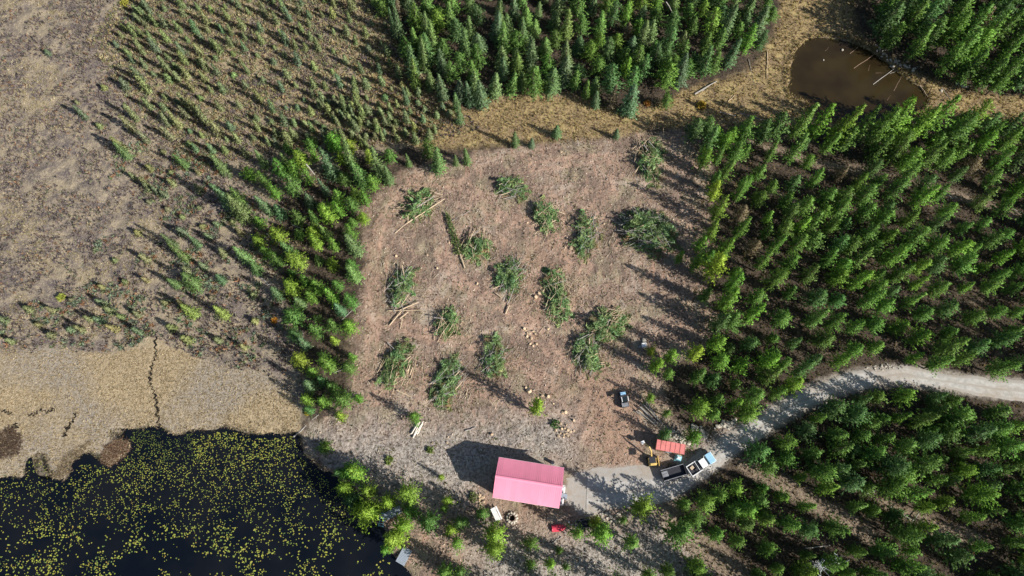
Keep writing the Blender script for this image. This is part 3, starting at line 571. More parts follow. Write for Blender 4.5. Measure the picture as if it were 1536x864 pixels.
HUES = {'pine': {'y': (.26, .37, .05), 'b': (.17, .31, .05), 'm': (.125, .235, .05), 'g': (.105, .2, .065)},
        'spruce': {'y': (.24, .31, .08), 'b': (.16, .28, .07), 'm': (.16, .25, .085), 'g': (.135, .22, .1)},
        'bog': {'y': (.29, .31, .13), 'b': (.25, .29, .12), 'm': (.25, .27, .13), 'g': (.2, .26, .14)}}
HW = {'y': 'yellow-green', 'b': 'bright-green', 'm': 'mid-green', 'g': 'blue-green', 'd': 'browning'}
rg = np.random.default_rng(5)
LM = [('the big round bough heap', 973, 345), ('the shaded corner slash pile', 975, 237), ('the white box', 966, 517), ('the dark buggy', 936, 598), ('the salmon roofed shed', 1005, 671), ('the pickup truck', 1050, 697), ('the pink roofed cabin', 792, 724), ('the brown pond', 1290, 120),
      ('the road bend above the truck', 1140, 640), ('the crest of the road curve', 1330, 563), ('the far end of the road', 1520, 588), ('the left end of the skid track', 1140, 215), ('the middle of the skid track', 1320, 264), ('the right end of the skid track', 1500, 312),
      ('the bare strip below the skid track', 1205, 308), ('the bare strip below the road', 1200, 745), ('the lower right bare strip', 1400, 787), ('the two white snags', 1245, 850), ('the white table', 744, 771), ('the leaning trunk, upper forest', 1006, 16), ('the yellow meadow shrub', 1053, 156),
      ('the orange shrub', 813, 130), ('the thick grey log', 1068, 130), ('the diagonal slash pile', 627, 312), ('the silver fallen trunk', 402, 425), ('the pale snag in the belt', 464, 248), ('the black channel in the sedge', 233, 500), ('the slanting lake dock', 606, 834), ('the dock with ladder', 585, 772),
      ('the pile with crossed poles', 603, 450), ('the lone yellow-green pine', 804, 611), ('the peeled log pile', 625, 643), ('the small red boat', 838, 792), ('the tan upper meadow', 720, 185), ('the upper forest left corner', 590, 20), ('the open purple bog', 120, 250), ('the upper left bog hollow', 250, 60),
      ('the bog thicket centre', 400, 110), ('the lake head', 445, 655), ('the meadow at the right border', 1530, 160), ('the lower right photo corner', 1530, 860), ('the heart of the right forest', 1400, 430), ('the gap behind the white box', 1200, 470), ('the border above the road', 1530, 450), ('the lower forest heart', 1330, 680)]
NTH = ['', 'second ', 'third ', 'fourth ', 'fifth ', 'sixth ', 'seventh ', 'eighth ', 'ninth ', 'tenth ', '11th ', '12th ', '13th ', '14th ', '15th ', '16th ', '17th ', '18th ', '19th ', '20th '] + [f'{i}th ' for i in range(21, 60)]
lmx = np.array([[a, b] for _, a, b in LM], float)
for q in trees:
    k = q['kind']
    if q['hue'] is None:
        if k == 'pine': q['hue'] = rg.choice(['y', 'b', 'b', 'm', 'm', 'm']) if q['zone'] in ('belt', 'shorebush') else rg.choice(['b', 'm', 'm', 'm', 'g'])
        elif k == 'spruce': q['hue'] = rg.choice(['b', 'm', 'm', 'g', 'g'])
        else: q['hue'] = rg.choice(['y', 'b', 'm', 'm', 'g'])
    px, py = P(q['x'], q['y'], q['h'] * .55); q['px'], q['py'] = px, py
    dz = math.dist((q['x'], q['y'], 0), (0, 0, ALT))
    q['see'] = q['h'] * q['w'] / dz if -12 < px < W + 12 and -12 < py < H + 12 else 0
    c0 = np.array(HUES[k][q['hue']]) * {'right': (1.02, 1.05, 1), 'lower': (1.0, 1.0, 1), 'corner': (1.0, 1.02, 1), 'edge': (1.05, 1.02, 1), 'belt': (1.0, 1.02, 1.1), 'shore': (.85, .93, 1), 'bog': (.9, 1.0, 1.0)}.get(q['zone'], (1.0, .98, 1.05)) * {'pine': 1.2, 'spruce': 1.22, 'bog': 1.0}[k] * rg.uniform(.85, 1.15) * (1 + rg.normal(0, .05, 3))
    if k != 'bog' and q['zone'] in ('right', 'lower', 'top', 'corner') and rg.random() < .02: c0 = np.array((.27, .22, .14)); q['hue'] = 'd'
    q['col'] = c0; q['v'] = int(rg.integers(0, 100)); q['rz'] = rg.uniform(0, 6.28)
def sidebin(q, i):
    dx, dy = q['px'] - lmx[i, 0], q['py'] - lmx[i, 1]
    a = (math.degrees(math.atan2(-dy, dx)) + 360) % 360
    return int(((a + 22.5) % 360) // 45)
SIDES = ['right side', 'upper right side', 'upper side', 'upper left side', 'left side', 'lower left side', 'lower side', 'lower right side']
SPEC = {'pine': ('pine_tree', 'pine', PINES, 11, 290), 'spruce': ('spruce_tree', 'spruce', SPRUCES, 11, 300), 'bog': ('bog_spruce', 'bog spruce', SMALLS, 4.5, 300)}
GRP = {'right': 'pines of the forest right of the clearing', 'lower': 'pines of the forest below the road', 'top': 'conifers of the upper forest', 'corner': 'pines of the forest beyond the pond', 'belt': 'conifers of the belt between bog and clearing',
       'bog': 'small spruces crowding the bog', 'lowbog': 'low spruces dotted over the lower bog', 'openbog': 'lone small spruces on the open bog', 'shore': 'pines on the lake shore point', 'edge': 'pines along the right clearing edge', 'below': 'pines below the cabin yard',
       'yard': 'small pines left standing in the clearing', 'strip': 'conifers along the upper meadow strip', 'bogedge': 'spruces on the bog margin', 'shorebush': 'low pine bushes on the shore', 'off': 'pines below the cabin yard'}
for k, (nm, word, protos, hh, cap) in SPEC.items():
    mine = sorted([q for q in trees if q['kind'] == k], key=lambda q: -q['see'])
    vis = [q for q in mine[:cap] if q['see'] > 0]; rest = [q for q in mine if q not in vis]
    bins = {}
    for q in vis:
        d = np.hypot(lmx[:, 0] - q['px'], lmx[:, 1] - q['py']); q['lm'] = int(d.argmin()); q['d'] = d.min()
        bins.setdefault((q['lm'], sidebin(q, q['lm'])), []).append(q)
    med = np.median([q['h'] for q in vis])
    for (i, sd), qs in bins.items():
        for n, q in enumerate(sorted(qs, key=lambda q: q['d'])):
            sz = 'tall' if q['h'] > med * 1.15 else 'short' if q['h'] < med * .85 else 'mid-height'
            q['label'] = f"{sz} {HW[q['hue']]} {word}, {NTH[n]}nearest {LM[i][0]}, {SIDES[sd]}"
            if len(q['label'].split()) > 16: q['label'] = f"{HW[q['hue']]} {word}, {NTH[n]}nearest {LM[i][0]}, {SIDES[sd]}"
    for q in vis:
        cm, tm = protos[q['v'] % len(protos)]; s = q['h'] / hh; wx = s * .35 + .65
        e = empty(nm, (q['x'], q['y'], zat(q['x'], q['y'])), q['rz']); e.rotation_euler = (rg.normal(0, .035), rg.normal(0, .035), q['rz'])
        tag(e, q['label'], 'tree', GRP[q['zone']])
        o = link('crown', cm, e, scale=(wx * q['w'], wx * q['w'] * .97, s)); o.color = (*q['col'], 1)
        link('trunk', tm, e, scale=(wx, wx, s))
    if rest:
        Vs = []; Ts = []; Ns = []; n = 0
        tb = MB()
        for q in rest:
            me = protos[q['v'] % len(protos)][0]; s = q['h'] / hh; wx = (s * .35 + .65) * q['w']
            V = np.empty(len(me.vertices) * 3, np.float32); me.vertices.foreach_get('co', V); V = V.reshape(-1, 3) * (wx, wx, s)
            T = np.empty(len(V) * 4, np.float32); me.attributes['tint'].data.foreach_get('color', T); T = T.reshape(-1, 4)[:, :3] * q['col']
            c_, s_ = math.cos(q['rz']), math.sin(q['rz'])
            V = np.c_[V[:, 0] * c_ - V[:, 1] * s_ + q['x'], V[:, 0] * s_ + V[:, 1] * c_ + q['y'], V[:, 2] + zat(q['x'], q['y'])]
            if k == 'pine' and q['see'] == 0 and False: pass
            N_ = CN[me.name] * (1, 1, .8); Vs.append(V); Ts.append(T); Ns.append(np.c_[N_[:, 0] * c_ - N_[:, 1] * s_, N_[:, 0] * s_ + N_[:, 1] * c_, N_[:, 2]])
            tb.rod((q['x'], q['y'], -.3), (q['x'], q['y'], q['h'] * .9), .15 * s + .03, .03, 5, False)
        V = np.concatenate(Vs); T = np.concatenate(Ts); N_ = np.concatenate(Ns); N_ /= np.linalg.norm(N_, axis=1)[:, None]
        e = empty(word.replace(' ', '_') + '_forest'); tag(e, f'the smallest and outermost {word} trees of the surrounding forest, seen as one mass', 'forest', kind='stuff')
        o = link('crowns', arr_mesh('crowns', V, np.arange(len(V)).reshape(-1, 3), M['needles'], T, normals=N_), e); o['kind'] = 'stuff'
        o = tb.build('trunks', M['bark'], e); o['kind'] = 'stuff'
    print(k, 'individual', len(vis), 'mass', len(rest))

# ------------------------------------------------------------------ small ground cover (nobody could count it)
def scatter(n, poly_px, seed):
    rg = np.random.default_rng(seed); q = np.array(poly_px, float); p = GP(poly_px); lo = p.min(0); hi = p.max(0)
    a = rg.uniform(lo, hi, (n, 2)); return a[inside(a, p)], rg
def ztab(p):
    i = np.clip(np.searchsorted(xs, p[:, 0]) - 1, 0, nx - 2); j = np.clip(np.searchsorted(ys, p[:, 1]) - 1, 0, ny - 2)
    z = Z.reshape(ny, nx); fx = (p[:, 0] - xs[i]) / (xs[i + 1] - xs[i]); fy = (p[:, 1] - ys[j]) / (ys[j + 1] - ys[j])
    return (z[j, i] * (1 - fx) + z[j, i + 1] * fx) * (1 - fy) + (z[j + 1, i] * (1 - fx) + z[j + 1, i + 1] * fx) * fy
def cover(name, p, rg, palette, size, n, mat, label, cat, up=.9, wd=.22, spread=.6, weights=None):
    C = np.c_[p, ztab(p) - .03]; T = np.array(palette)[rg.choice(len(palette), len(p), p=weights)] * rg.uniform(.75, 1.25, (len(p), 1))
    C[:, 2] += 0; D = np.tile((0, 0, up), (len(p), 1)); S = rg.uniform(*size, len(p))
    off = rg.normal(0, .18, C.shape) * (1, 1, 0)
    V, tt = soup(C + off, D, S, wd, n, spread, rg, T)
    tag(link(name, arr_mesh(name, V, np.arange(len(V)).reshape(-1, 3), mat, tt)), label, cat, kind='stuff')
def keep(p, *conds):
    m = np.ones(len(p), bool)
    for c_ in conds: m &= c_
    return p[m]
p, r_ = scatter(72000, [(-160, 600), (-160, -60), (600, -60), (720, 200), (560, 225), (470, 300), (455, 560), (440, 640), (0, 600)], 1)
m = (sdist(p, MARSH) < 0) & (sdist(p, LAKE) < -1) & (sdist(p, CLEAR) < 0)
p = p[m]; dn = fbm(p[:, 0] / 2.5, p[:, 1] / 2.5, 3, 3)
p1 = p[dn > .43]
cover('bog_shrubs', p1, r_, [(.17, .14, .145), (.22, .175, .165), (.1, .085, .09), (.3, .18, .11), (.17, .185, .12), (.34, .285, .195)], (.3, .62), 6, M['leaf'], 'low purple brown heath shrubs covering the open bog', 'ground cover', weights=[.28, .22, .2, .07, .08, .15])
p2 = p[(dn < .5) & (fbm(p[:, 0] / 14, p[:, 1] / 14, 66, 3) > .44)]
cover('bog_grass', p2, r_, [(.45, .375, .255), (.39, .315, .2), (.52, .44, .31), (.32, .28, .14)], (.28, .5), 6, M['leaf'], 'pale dry grass tussocks between the bog shrubs', 'grass', wd=.13)
p, r_ = scatter(4600, [(130, 430), (180, 200), (420, 260), (420, 560), (150, 520), (0, 520), (0, 470)], 8)
p = keep(p, sdist(p, MARSH) < 0, fbm(p[:, 0] / 3, p[:, 1] / 3, 5, 2) > .55)
cover('willow_scrub', p, r_, [(.2, .26, .17), (.22, .26, .14), (.3, .17, .1), (.17, .22, .16)], (.5, .85), 14, M['leaf'], 'small grey green and rusty willow scrub in the lower bog', 'ground cover', up=.7)
p, r_ = scatter(22000, [(540, 60), (700, 150), (960, 140), (1150, 70), (1190, -60), (1300, -60), (1400, 110), (1560, 140), (1560, 190), (1050, 200), (600, 230)], 2)
p = keep(p, sdist(p, MEADOW) > 0, sdist(p, POND) < -.4)
cover('meadow_grass', p, r_, [(.4, .31, .15), (.33, .23, .12), (.46, .36, .18), (.2, .19, .07), (.2, .13, .1)], (.3, .6), 6, M['leaf'], 'yellow brown meadow grass around the pond and strip', 'grass', wd=.14)
p, r_ = scatter(30000, [(-160, 560), (0, 525), (440, 520), (455, 640), (440, 665), (0, 730), (-160, 760)], 3)
p = keep(p, sdist(p, MARSH) > 0, sdist(p, LAKE) < -.3)
cover('sedge', p, r_, [(.45, .36, .23), (.38, .3, .19), (.51, .415, .28)], (.22, .4), 5, M['leaf'], 'dense tan sedge of the marsh beside the lake', 'grass', wd=.14, up=.6)
for i_, (poly_, lab_) in enumerate((([(150, 690), (165, 703), (195, 675), (198, 658), (180, 655), (160, 668)], 'reddish brown reed bed at the lake shore below the sedge'), ([(78, 715), (98, 722), (112, 690), (140, 660), (120, 670), (95, 690)], 'pale brown reed bed left of the reddish one'),
        ([(-5, 650), (15, 640), (34, 655), (30, 680), (0, 690)], 'dark brown reed bed at the left border'), ([(35, 735), (48, 722), (54, 728), (50, 738), (40, 741)], 'tiny orange brown reed clump standing in the lake'))):
    p, r_ = scatter(1600, poly_, 60 + i_); p = p[:900]
    cover('reeds', p, r_, [[(.25, .16, .11), (.3, .2, .14)], [(.34, .27, .19), (.28, .22, .15)], [(.13, .09, .07), (.2, .14, .1)], [(.36, .24, .1), (.3, .2, .09)]][i_], (.3, .5), 6, M['leaf'], lab_, 'reeds', wd=.1)
p, r_ = scatter(17000, [(130, 60), (230, -60), (560, -60), (620, 90), (700, 180), (560, 225), (400, 225), (300, 260), (200, 160)], 71)
cover('bog_brush', p, r_, [(.28, .28, .14), (.37, .33, .18), (.22, .25, .15), (.23, .17, .14), (.38, .29, .16), (.45, .38, .24)], (.35, .75), 8, M['leaf'], 'olive brush crowding the ground between the bog spruces', 'ground cover')
p, r_ = scatter(60000, [(-160, 560), (0, 600), (440, 600), (475, 640), (520, 720), (480, 740), (0, 760), (-160, 800)], 81)
dl = sdist(p, LAKE); nn_ = fbm(p[:, 0] / 1.3, p[:, 1] / 1.3, 12, 3); p = p[(dl > -.8) & (dl < .2 + 1.6 * np.clip(nn_ - .42, 0, 1) * 4)]
cover('shore_reeds', p, r_, [(.12, .1, .06), (.25, .2, .12), (.36, .29, .19), (.1, .12, .05), (.17, .12, .09)], (.2, .42), 5, M['leaf'], 'broken brown and tan reeds fringing the lake shore', 'reeds', wd=.12)
p, r_ = scatter(14000, [(190, 640), (440, 645), (450, 665), (300, 668), (280, 715), (210, 705)], 82); dl = sdist(p, LAKE); p = p[(dl > .1) & (r_.random(len(p)) < np.clip(1 - (P(p[:, 0], p[:, 1])[1] - 650) / 60, .15, .8))]
cover('water_weed', p, r_, [(.06, .1, .035), (.1, .15, .05), (.04, .06, .025), (.16, .2, .07)], (.12, .25), 4, M['leaf'], 'dark green water weed crowding the lake under the shore', 'water weed', up=.4)
p, r_ = scatter(9000, [(1170, 40), (1290, 40), (1420, 110), (1430, 170), (1340, 195), (1180, 180)], 91); dl = sdist(p, POND)
cover('pond_edge_grass', p[(dl > -1.6) & (dl < .25)], r_, [(.3, .23, .12), (.2, .16, .08), (.14, .11, .07), (.4, .32, .17)], (.3, .6), 6, M['leaf'], 'ragged brown grass hanging over the pond edge', 'grass', wd=.13)
# forest undergrowth
p, r_ = scatter(15000, [(1040, 190), (1600, 180), (1600, 900), (1000, 900), (1040, 600)], 4)
p = keep(p, sdist(p, YARD) < -.5, dist_line(p, ROADC) > 2.4)
cover('undergrowth', p, r_, [(.1, .14, .04), (.2, .15, .09), (.3, .22, .12), (.14, .1, .07)], (.25, .5), 6, M['leaf'], 'low brush and dry grass on the forest floor', 'ground cover')

def sticks(name, p, rg, L, rad, palette, label, cat='debris', up=.08, weights=None):
    n = len(p); a = rg.uniform(0, 6.283, n); l = rg.uniform(*L, n) * .5; r = rg.uniform(*rad, n)
    d = np.c_[np.cos(a), np.sin(a), rg.normal(0, .12, n)]; s = np.c_[-np.sin(a), np.cos(a), np.zeros(n)]
    c_ = np.c_[p, ztab(p) + up]; u = np.array([0, 0, 1.0])
    ring = [(s * r[:, None] * k1 + u * r[:, None] * k2) for k1, k2 in ((1, 0), (0, 1), (-1, 0), (0, -1))]
    V = np.stack([c_ - d * l[:, None] + q for q in ring] + [c_ + d * l[:, None] + q * .7 for q in ring], 1)
    f = np.array([(0, 1, 5, 4), (1, 2, 6, 5), (2, 3, 7, 6), (3, 0, 4, 7), (3, 2, 1, 0), (4, 5, 6, 7)])
    Fq = (np.arange(n)[:, None, None] * 8 + f[None]).reshape(-1, 4)
    T = np.array(palette)[rg.choice(len(palette), n, p=weights)] * rg.uniform(.75, 1.2, (n, 1))
    tag(link(name, arr_mesh(name, V.reshape(-1, 3), Fq, M['tint'], np.repeat(T, 8, 0))), label, cat, kind='stuff')
CP = [(540, 290), (620, 250), (930, 195), (1070, 200), (1080, 520), (1010, 640), (1100, 640), (1060, 700), (1100, 900), (600, 900), (570, 780), (450, 680), (450, 640), (520, 600)]
p, r_ = scatter(26000, CP, 5); p = keep(p, sdist(p, CLEAR) > -.5, sdist(p, YARD) < -.3, dist_line(p, ROADC) > 2.2, sdist(p, HOUSEP) < -.3)
sticks('slash_debris', p, r_, (.12, .6), (.015, .04), [(.2, .14, .1), (.46, .38, .3), (.07, .05, .04), (.68, .58, .46)], 'broken sticks and bark litter strewn over the clearing', weights=[.35, .3, .25, .1])
p, r_ = scatter(2600, CP, 6); p = keep(p, sdist(p, CLEAR) > .5, sdist(p, YARD) < -.3, dist_line(p, ROADC) > 2.5, sdist(p, HOUSEP) < -.3)
sticks('wood_chips', p, r_, (.12, .35), (.04, .09), [(.72, .6, .46), (.6, .5, .4), (.08, .055, .045)], 'pale wood chips and chunks scattered across the clearing')
p, r_ = scatter(5200, CP, 7); p = keep(p, sdist(p, CLEAR) > 0, fbm(p[:, 0] / 5, p[:, 1] / 5, 8, 3) > .5, sdist(p, YARD) < -.3, dist_line(p, ROADC) > 2.3, sdist(p, HOUSEP) < -.3)
cover('clearing_weeds', p, r_, [(.2, .22, .09), (.27, .24, .12), (.12, .17, .06), (.3, .22, .13)], (.18, .4), 6, M['leaf'], 'sparse low weeds and needle sprigs in the clearing', 'ground cover')

# lily pads
p, r_ = scatter(110000, [(-120, 760), (0, 720), (40, 690), (170, 700), (200, 645), (440, 650), (480, 705), (530, 770), (575, 830), (600, 864), (560, 990), (-120, 990)], 12)
pxx, pyy = P(p[:, 0], p[:, 1], -.3)
den = fbm(p[:, 0] / 3.0, p[:, 1] / 3.0, 41, 4); den2 = fbm(p[:, 0] / .7, p[:, 1] / .7, 43, 2)
th = .52 - .09 * np.clip((760 - pyy) / 90, 0, 1) + .1 * np.clip((pxx - 515) / 45, 0, 1) + .08 * np.clip((pyy - 780) / 70, 0, 1) * (den < .5)
m = (sdist(p, LAKE) > .35) & (den * .42 + den2 * .3 + r_.random(len(p)) * .28 > th + .01) & (r_.random(len(p)) < .3 + .2 * np.clip((740 - pyy) / 60, 0, 1))
shore_green = np.clip((710 - pyy) / 50, 0, 1) * (pxx > 180) * (pxx < 290)  # pads take a greener leaf colour towards the shore
p = p[m]; green = shore_green[m]; pyp = pyy[m]
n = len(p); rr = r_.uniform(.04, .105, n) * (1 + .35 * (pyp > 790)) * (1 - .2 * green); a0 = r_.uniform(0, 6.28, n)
ang = a0[:, None] + np.linspace(.25, 6.03, 8)[None]
tl = r_.uniform(-.04, .04, (n, 2))
ring = np.stack([p[:, 0, None] + rr[:, None] * np.cos(ang), p[:, 1, None] + rr[:, None] * np.sin(ang) * .9, -.285 + r_.uniform(0, .012, n)[:, None] + rr[:, None] * (np.cos(ang) * tl[:, :1] + np.sin(ang) * tl[:, 1:])], -1)
cen = np.concatenate([p, np.full((n, 1), -.284)], 1)[:, None]
V = np.concatenate([cen, ring], 1).reshape(-1, 3)
f = np.array([(0, i, i + 1) for i in range(1, 8)]); Fq = (np.arange(n)[:, None, None] * 9 + f[None]).reshape(-1, 3)
pal = np.array([(.5, .52, .08), (.56, .53, .11), (.38, .46, .09), (.2, .3, .08), (.48, .36, .08)])
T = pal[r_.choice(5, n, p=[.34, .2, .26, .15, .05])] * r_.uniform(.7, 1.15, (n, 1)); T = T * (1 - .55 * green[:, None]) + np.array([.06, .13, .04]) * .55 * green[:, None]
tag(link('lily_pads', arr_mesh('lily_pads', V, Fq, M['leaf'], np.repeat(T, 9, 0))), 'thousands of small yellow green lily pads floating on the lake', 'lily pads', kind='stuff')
print('pads', n)

# ------------------------------------------------------------------ slash piles
def bough_arrays(n, rx, ry, hz, rg, L=(1.4, 3.5), one=False):
    """Conifer boughs heaped into a mound: stems lined with needle blades."""
    C = []; D = []; S = []; T = []; lumps = [(rg.uniform(-.55, .55), rg.uniform(-.6, .6), rg.uniform(.4, .75), rg.uniform(.55, 1.15)) for _ in range(5)]
    if one: lumps = [(0, 0, 1, 1), (0, 0, 1, 1), (-.3, .2, .6, .9), (.35, 0, .6, .8), (0, -.4, .6, .7)]
    for i in range(n):
        a = rg.uniform(0, 6.283); q = math.sqrt(rg.uniform(0, 1)); lx, ly, lr, lz = lumps[int(rg.integers(len(lumps)))]
        x, y = (lx + q * math.cos(a) * lr) * rx, (ly + q * math.sin(a) * lr) * ry
        z = hz * lz * (1 - q * q) * rg.uniform(.35, 1.1) + .12
        if i % 5 == 4: x, y, z = x * 1.25 + .35, y * 1.25 - .25, .12
        b = (0 if rx > ry else math.pi / 2) + rg.normal(0, .75) + math.pi * (rg.random() < .4); l = rg.uniform(*L); d = np.array([math.cos(b), math.sin(b), rg.normal(0, .22)])
        k = int(l / .16); sh = rg.uniform(.6, 1.4); brn = (1.5, .72) if rg.random() < .07 else (1, 1); yel = rg.uniform(.9, 1.3) * (1.25 if i % 5 == 4 else 1)
        for j in range(k):
            f = j / k; c0 = np.array([x, y, z]) + d * l * (f - .5); c0[2] -= (f - .5) ** 2 * .5; c0[2] = max(c0[2], .06)
            wdt = (1 - f) * .38 + .08
            for s_ in (1, -1):
                sd = np.array([-d[1], d[0], 0]) * s_
                C.append(c0); D.append(sd * .9 + d * .7 + (0, 0, .1)); S.append(wdt * 1.5 + .1); T.append((.165 * sh * yel * brn[0], .28 * sh * brn[1], .11 * sh))
    return np.array(C), np.array(D), np.array(S), np.array(T)
def log_mb(x, y, z, a, L, r, dz=0, n=7):
    b = MB(); c_, s_ = math.cos(a) * L / 2, math.sin(a) * L / 2
    b.rod((x - c_, y - s_, z), (x + c_, y + s_, z + dz), r, r * .65, n); return b
def slash_pile(px, py, wpx, hpx, rot, label, boughs, logs=3, hz=1.3, seed=0, loglist=(), dark=1.0, scale=7.9):
    """rot in degrees counter-clockwise from +X; wpx, hpx the pile's own axes in photo pixels."""
    rg = np.random.default_rng(900 + seed); q = G(px, py, .5); rx, ry = wpx / 2 / scale * .95, hpx / 2 / scale * .95
    PILES.append((q[0], q[1], max(rx, ry)))
    e = empty('slash_pile', (q[0], q[1], max(zat(q[0], q[1]) - .05, -.05)), R(rot)); tag(e, label, 'brush pile', 'slash piles in the clearing')
    V, tt = soup(*bough_arrays(boughs, rx, ry, hz, rg)[:3], .2, 2, .22, rg, None) if False else (None, None)
    C, D, S, T = bough_arrays(int(boughs * 1.25), rx * .92, ry, hz * 1.25, rg, one=boughs > 150); V, tt = soup(C, D, S, .17, 1, .25, rg, T * dark)
    o = link('boughs', arr_mesh('boughs', V, np.arange(len(V)).reshape(-1, 3), M['needles'], tt), e); o['kind'] = 'stuff'
    b = MB()
    for i in range(boughs * 2 // 3):
        a = rg.uniform(0, 6.283); qq = math.sqrt(rg.uniform(0, 1.1)); x, y = qq * math.cos(a) * rx, qq * math.sin(a) * ry; z = hz * max(0, 1 - qq * qq) * rg.uniform(.5, 1.15) + .1
        b2 = (0 if rx > ry else math.pi / 2) + rg.normal(0, .6); l = rg.uniform(.9, 4.0) / 2
        b.rod((x - math.cos(b2) * l, y - math.sin(b2) * l, z), (x + math.cos(b2) * l, y + math.sin(b2) * l, z + rg.normal(0, .25)), .055, .02, 4, False)
    o = b.build('twigs', M['log' if seed % 2 else 'bark_grey'], e); o['kind'] = 'stuff'
    for i in range(logs + 2):
        a = rg.normal(math.pi / 2 if ry > rx else 0, .5); l = rg.uniform(1.6, 3.2)
        log_mb(rg.uniform(-.6, .6) * rx, rg.uniform(-.6, .6) * ry, hz * rg.uniform(.45, .9), a, l, rg.uniform(.07, .11), rg.normal(0, .3)).build('log', M[rg.choice(['log', 'log_brown', 'bark_grey'])], e)
    for (x1, y1, x2, y2, r, m_, z1, z2) in loglist:      # endpoints in photo pixels
        a_, b_ = G(x1, y1, z1), G(x2, y2, z2); c_, s_ = math.cos(-R(rot)), math.sin(-R(rot))
        def loc(v): d = v - np.array([q[0], q[1], e.location[2]]); return (d[0] * c_ - d[1] * s_, d[0] * s_ + d[1] * c_, d[2])
        MB().rod(loc(a_), loc(b_), r, r * .7, 8).build('log', M[m_], e)
    return e
L_ = 'log'; PILES = []
slash_pile(627, 306, 74, 36, 33, 'long diagonal slash pile with two pale logs at the upper left of the clearing', 90, 2, 1.3, 1, [(610, 335, 667, 298, .13, L_, .3, .5), (620, 314, 652, 294, .1, 'bark_grey', 1.1, 1.2), (592, 350, 618, 328, .09, L_, .2, .3), (652, 289, 664, 292, .12, L_, .9, .9)])
slash_pile(765, 280, 42, 38, 20, 'small green slash pile at the top centre of the clearing, without long logs', 60, 2, 1.2, 2)
slash_pile(816, 323, 34, 58, 5, 'upright slash pile with one pale log end sticking out to its right', 75, 2, 1.4, 3, [(820, 312, 848, 321, .12, L_, .9, .5), (826, 334, 834, 330, .1, L_, .6, .6)])
slash_pile(880, 348, 36, 68, -12, 'slash pile with white stones at its lower left foot and crossed pale poles', 70, 1, 1.3, 4, [(868, 355, 886, 354, .1, L_, 1.1, 1.1), (892, 337, 896, 347, .1, L_, .9, .8), (884, 330, 896, 326, .09, L_, 1, .9)])
slash_pile(973, 238, 52, 88, 8, 'tall dark slash pile half in tree shadow at the upper right corner of the clearing', 110, 3, 1.7, 5, [(966, 218, 972, 226, .12, 'bark_grey', 1.6, 1.5), (964, 254, 974, 256, .1, 'bark_grey', 1, 1.1)])
slash_pile(973, 346, 100, 74, -12, 'largest round heap of fresh green boughs, at the right edge of the clearing', 210, 3, 2.3, 6, [(937, 332, 956, 327, .12, L_, 1.2, 1.7), (990, 345, 1005, 370, .07, 'bark_grey', 1.9, 1.2), (960, 370, 975, 345, .06, 'bark_grey', 1.2, 2)], .85)
slash_pile(714, 364, 50, 52, -10, 'slash pile with grey twigs beside the felled narrow tree', 70, 1, 1.2, 7, [(712, 375, 716, 362, .07, 'bark_grey', 1, 1.1)])
slash_pile(767, 412, 44, 62, -15, 'pale green slash pile mid-clearing with a tail of logs pointing down', 75, 2, 1.2, 8, [(758, 471, 764, 458, .13, L_, .25, .3), (740, 433, 752, 428, .1, L_, .6, .8), (744, 440, 752, 446, .1, L_, .4, .4), (762, 455, 772, 430, .08, 'bark_grey', .4, .9)])
slash_pile(834, 440, 42, 76, 8, 'dense upright slash pile right of the pale green middle one', 105, 2, 1.5, 9, [(815, 465, 850, 445, .06, 'bark_grey', .6, 1.5), (818, 430, 850, 420, .06, 'bark_grey', 1.1, 1.2)])
slash_pile(601, 432, 40, 76, -8, 'slash pile on the left side with a bundle of crossed peeled poles at its foot', 75, 0, 1.2, 10, [(603, 398, 610, 434, .1, L_, .9, 1), (583, 466, 634, 465, .07, L_, .5, .5), (584, 488, 606, 462, .12, L_, .2, .6), (600, 465, 628, 453, .13, L_, .5, .5), (600, 478, 612, 468, .12, L_, .3, .4), (605, 430, 621, 415, .1, L_, .6, .2), (594, 457, 601, 452, .1, L_, .9, .9), (600, 494, 604, 478, .06, L_, .2, .3)])
slash_pile(671, 485, 42, 48, -15, 'small compact slash pile between the crossed poles and the lone pine', 65, 1, 1.3, 11)
slash_pile(741, 535, 36, 62, -12, 'narrow slash pile above the long shadow of the lone pine', 62, 2, 1.2, 12)
slash_pile(596, 552, 50, 70, -25, 'loose slash pile with four separate peeled poles around it', 70, 0, 1.1, 13, [(581, 514, 595, 527, .12, 'bark_grey', .3, .5), (595, 553, 616, 534, .11, L_, .8, .8), (611, 562, 615, 547, .12, L_, .5, .6), (615, 562, 619, 551, .12, L_, .5, .6), (563, 572, 588, 577, .11, 'bark_grey', .4, .7), (595, 585, 616, 595, .15, L_, .4, .3), (588, 590, 604, 598, .08, L_, .2, .2), (602, 568, 614, 552, .09, L_, .5, .7)])
slash_pile(672, 572, 44, 72, -28, 'slash pile touched by the tip of the long pine shadow', 85, 1, 1.3, 14, [(646, 575, 662, 575, .14, L_, .4, .6), (683, 584, 694, 572, .1, L_, .9, .9), (680, 566, 690, 556, .08, L_, 1, 1), (699, 592, 702, 583, .07, L_, .2, .2)])
slash_pile(911, 484, 62, 46, 32, 'big bright green upper part of the L-shaped slash pile right of centre', 120, 1, 1.8, 15, [(905, 500, 915, 478, .09, 'bark_grey', 1.2, 1.9)])
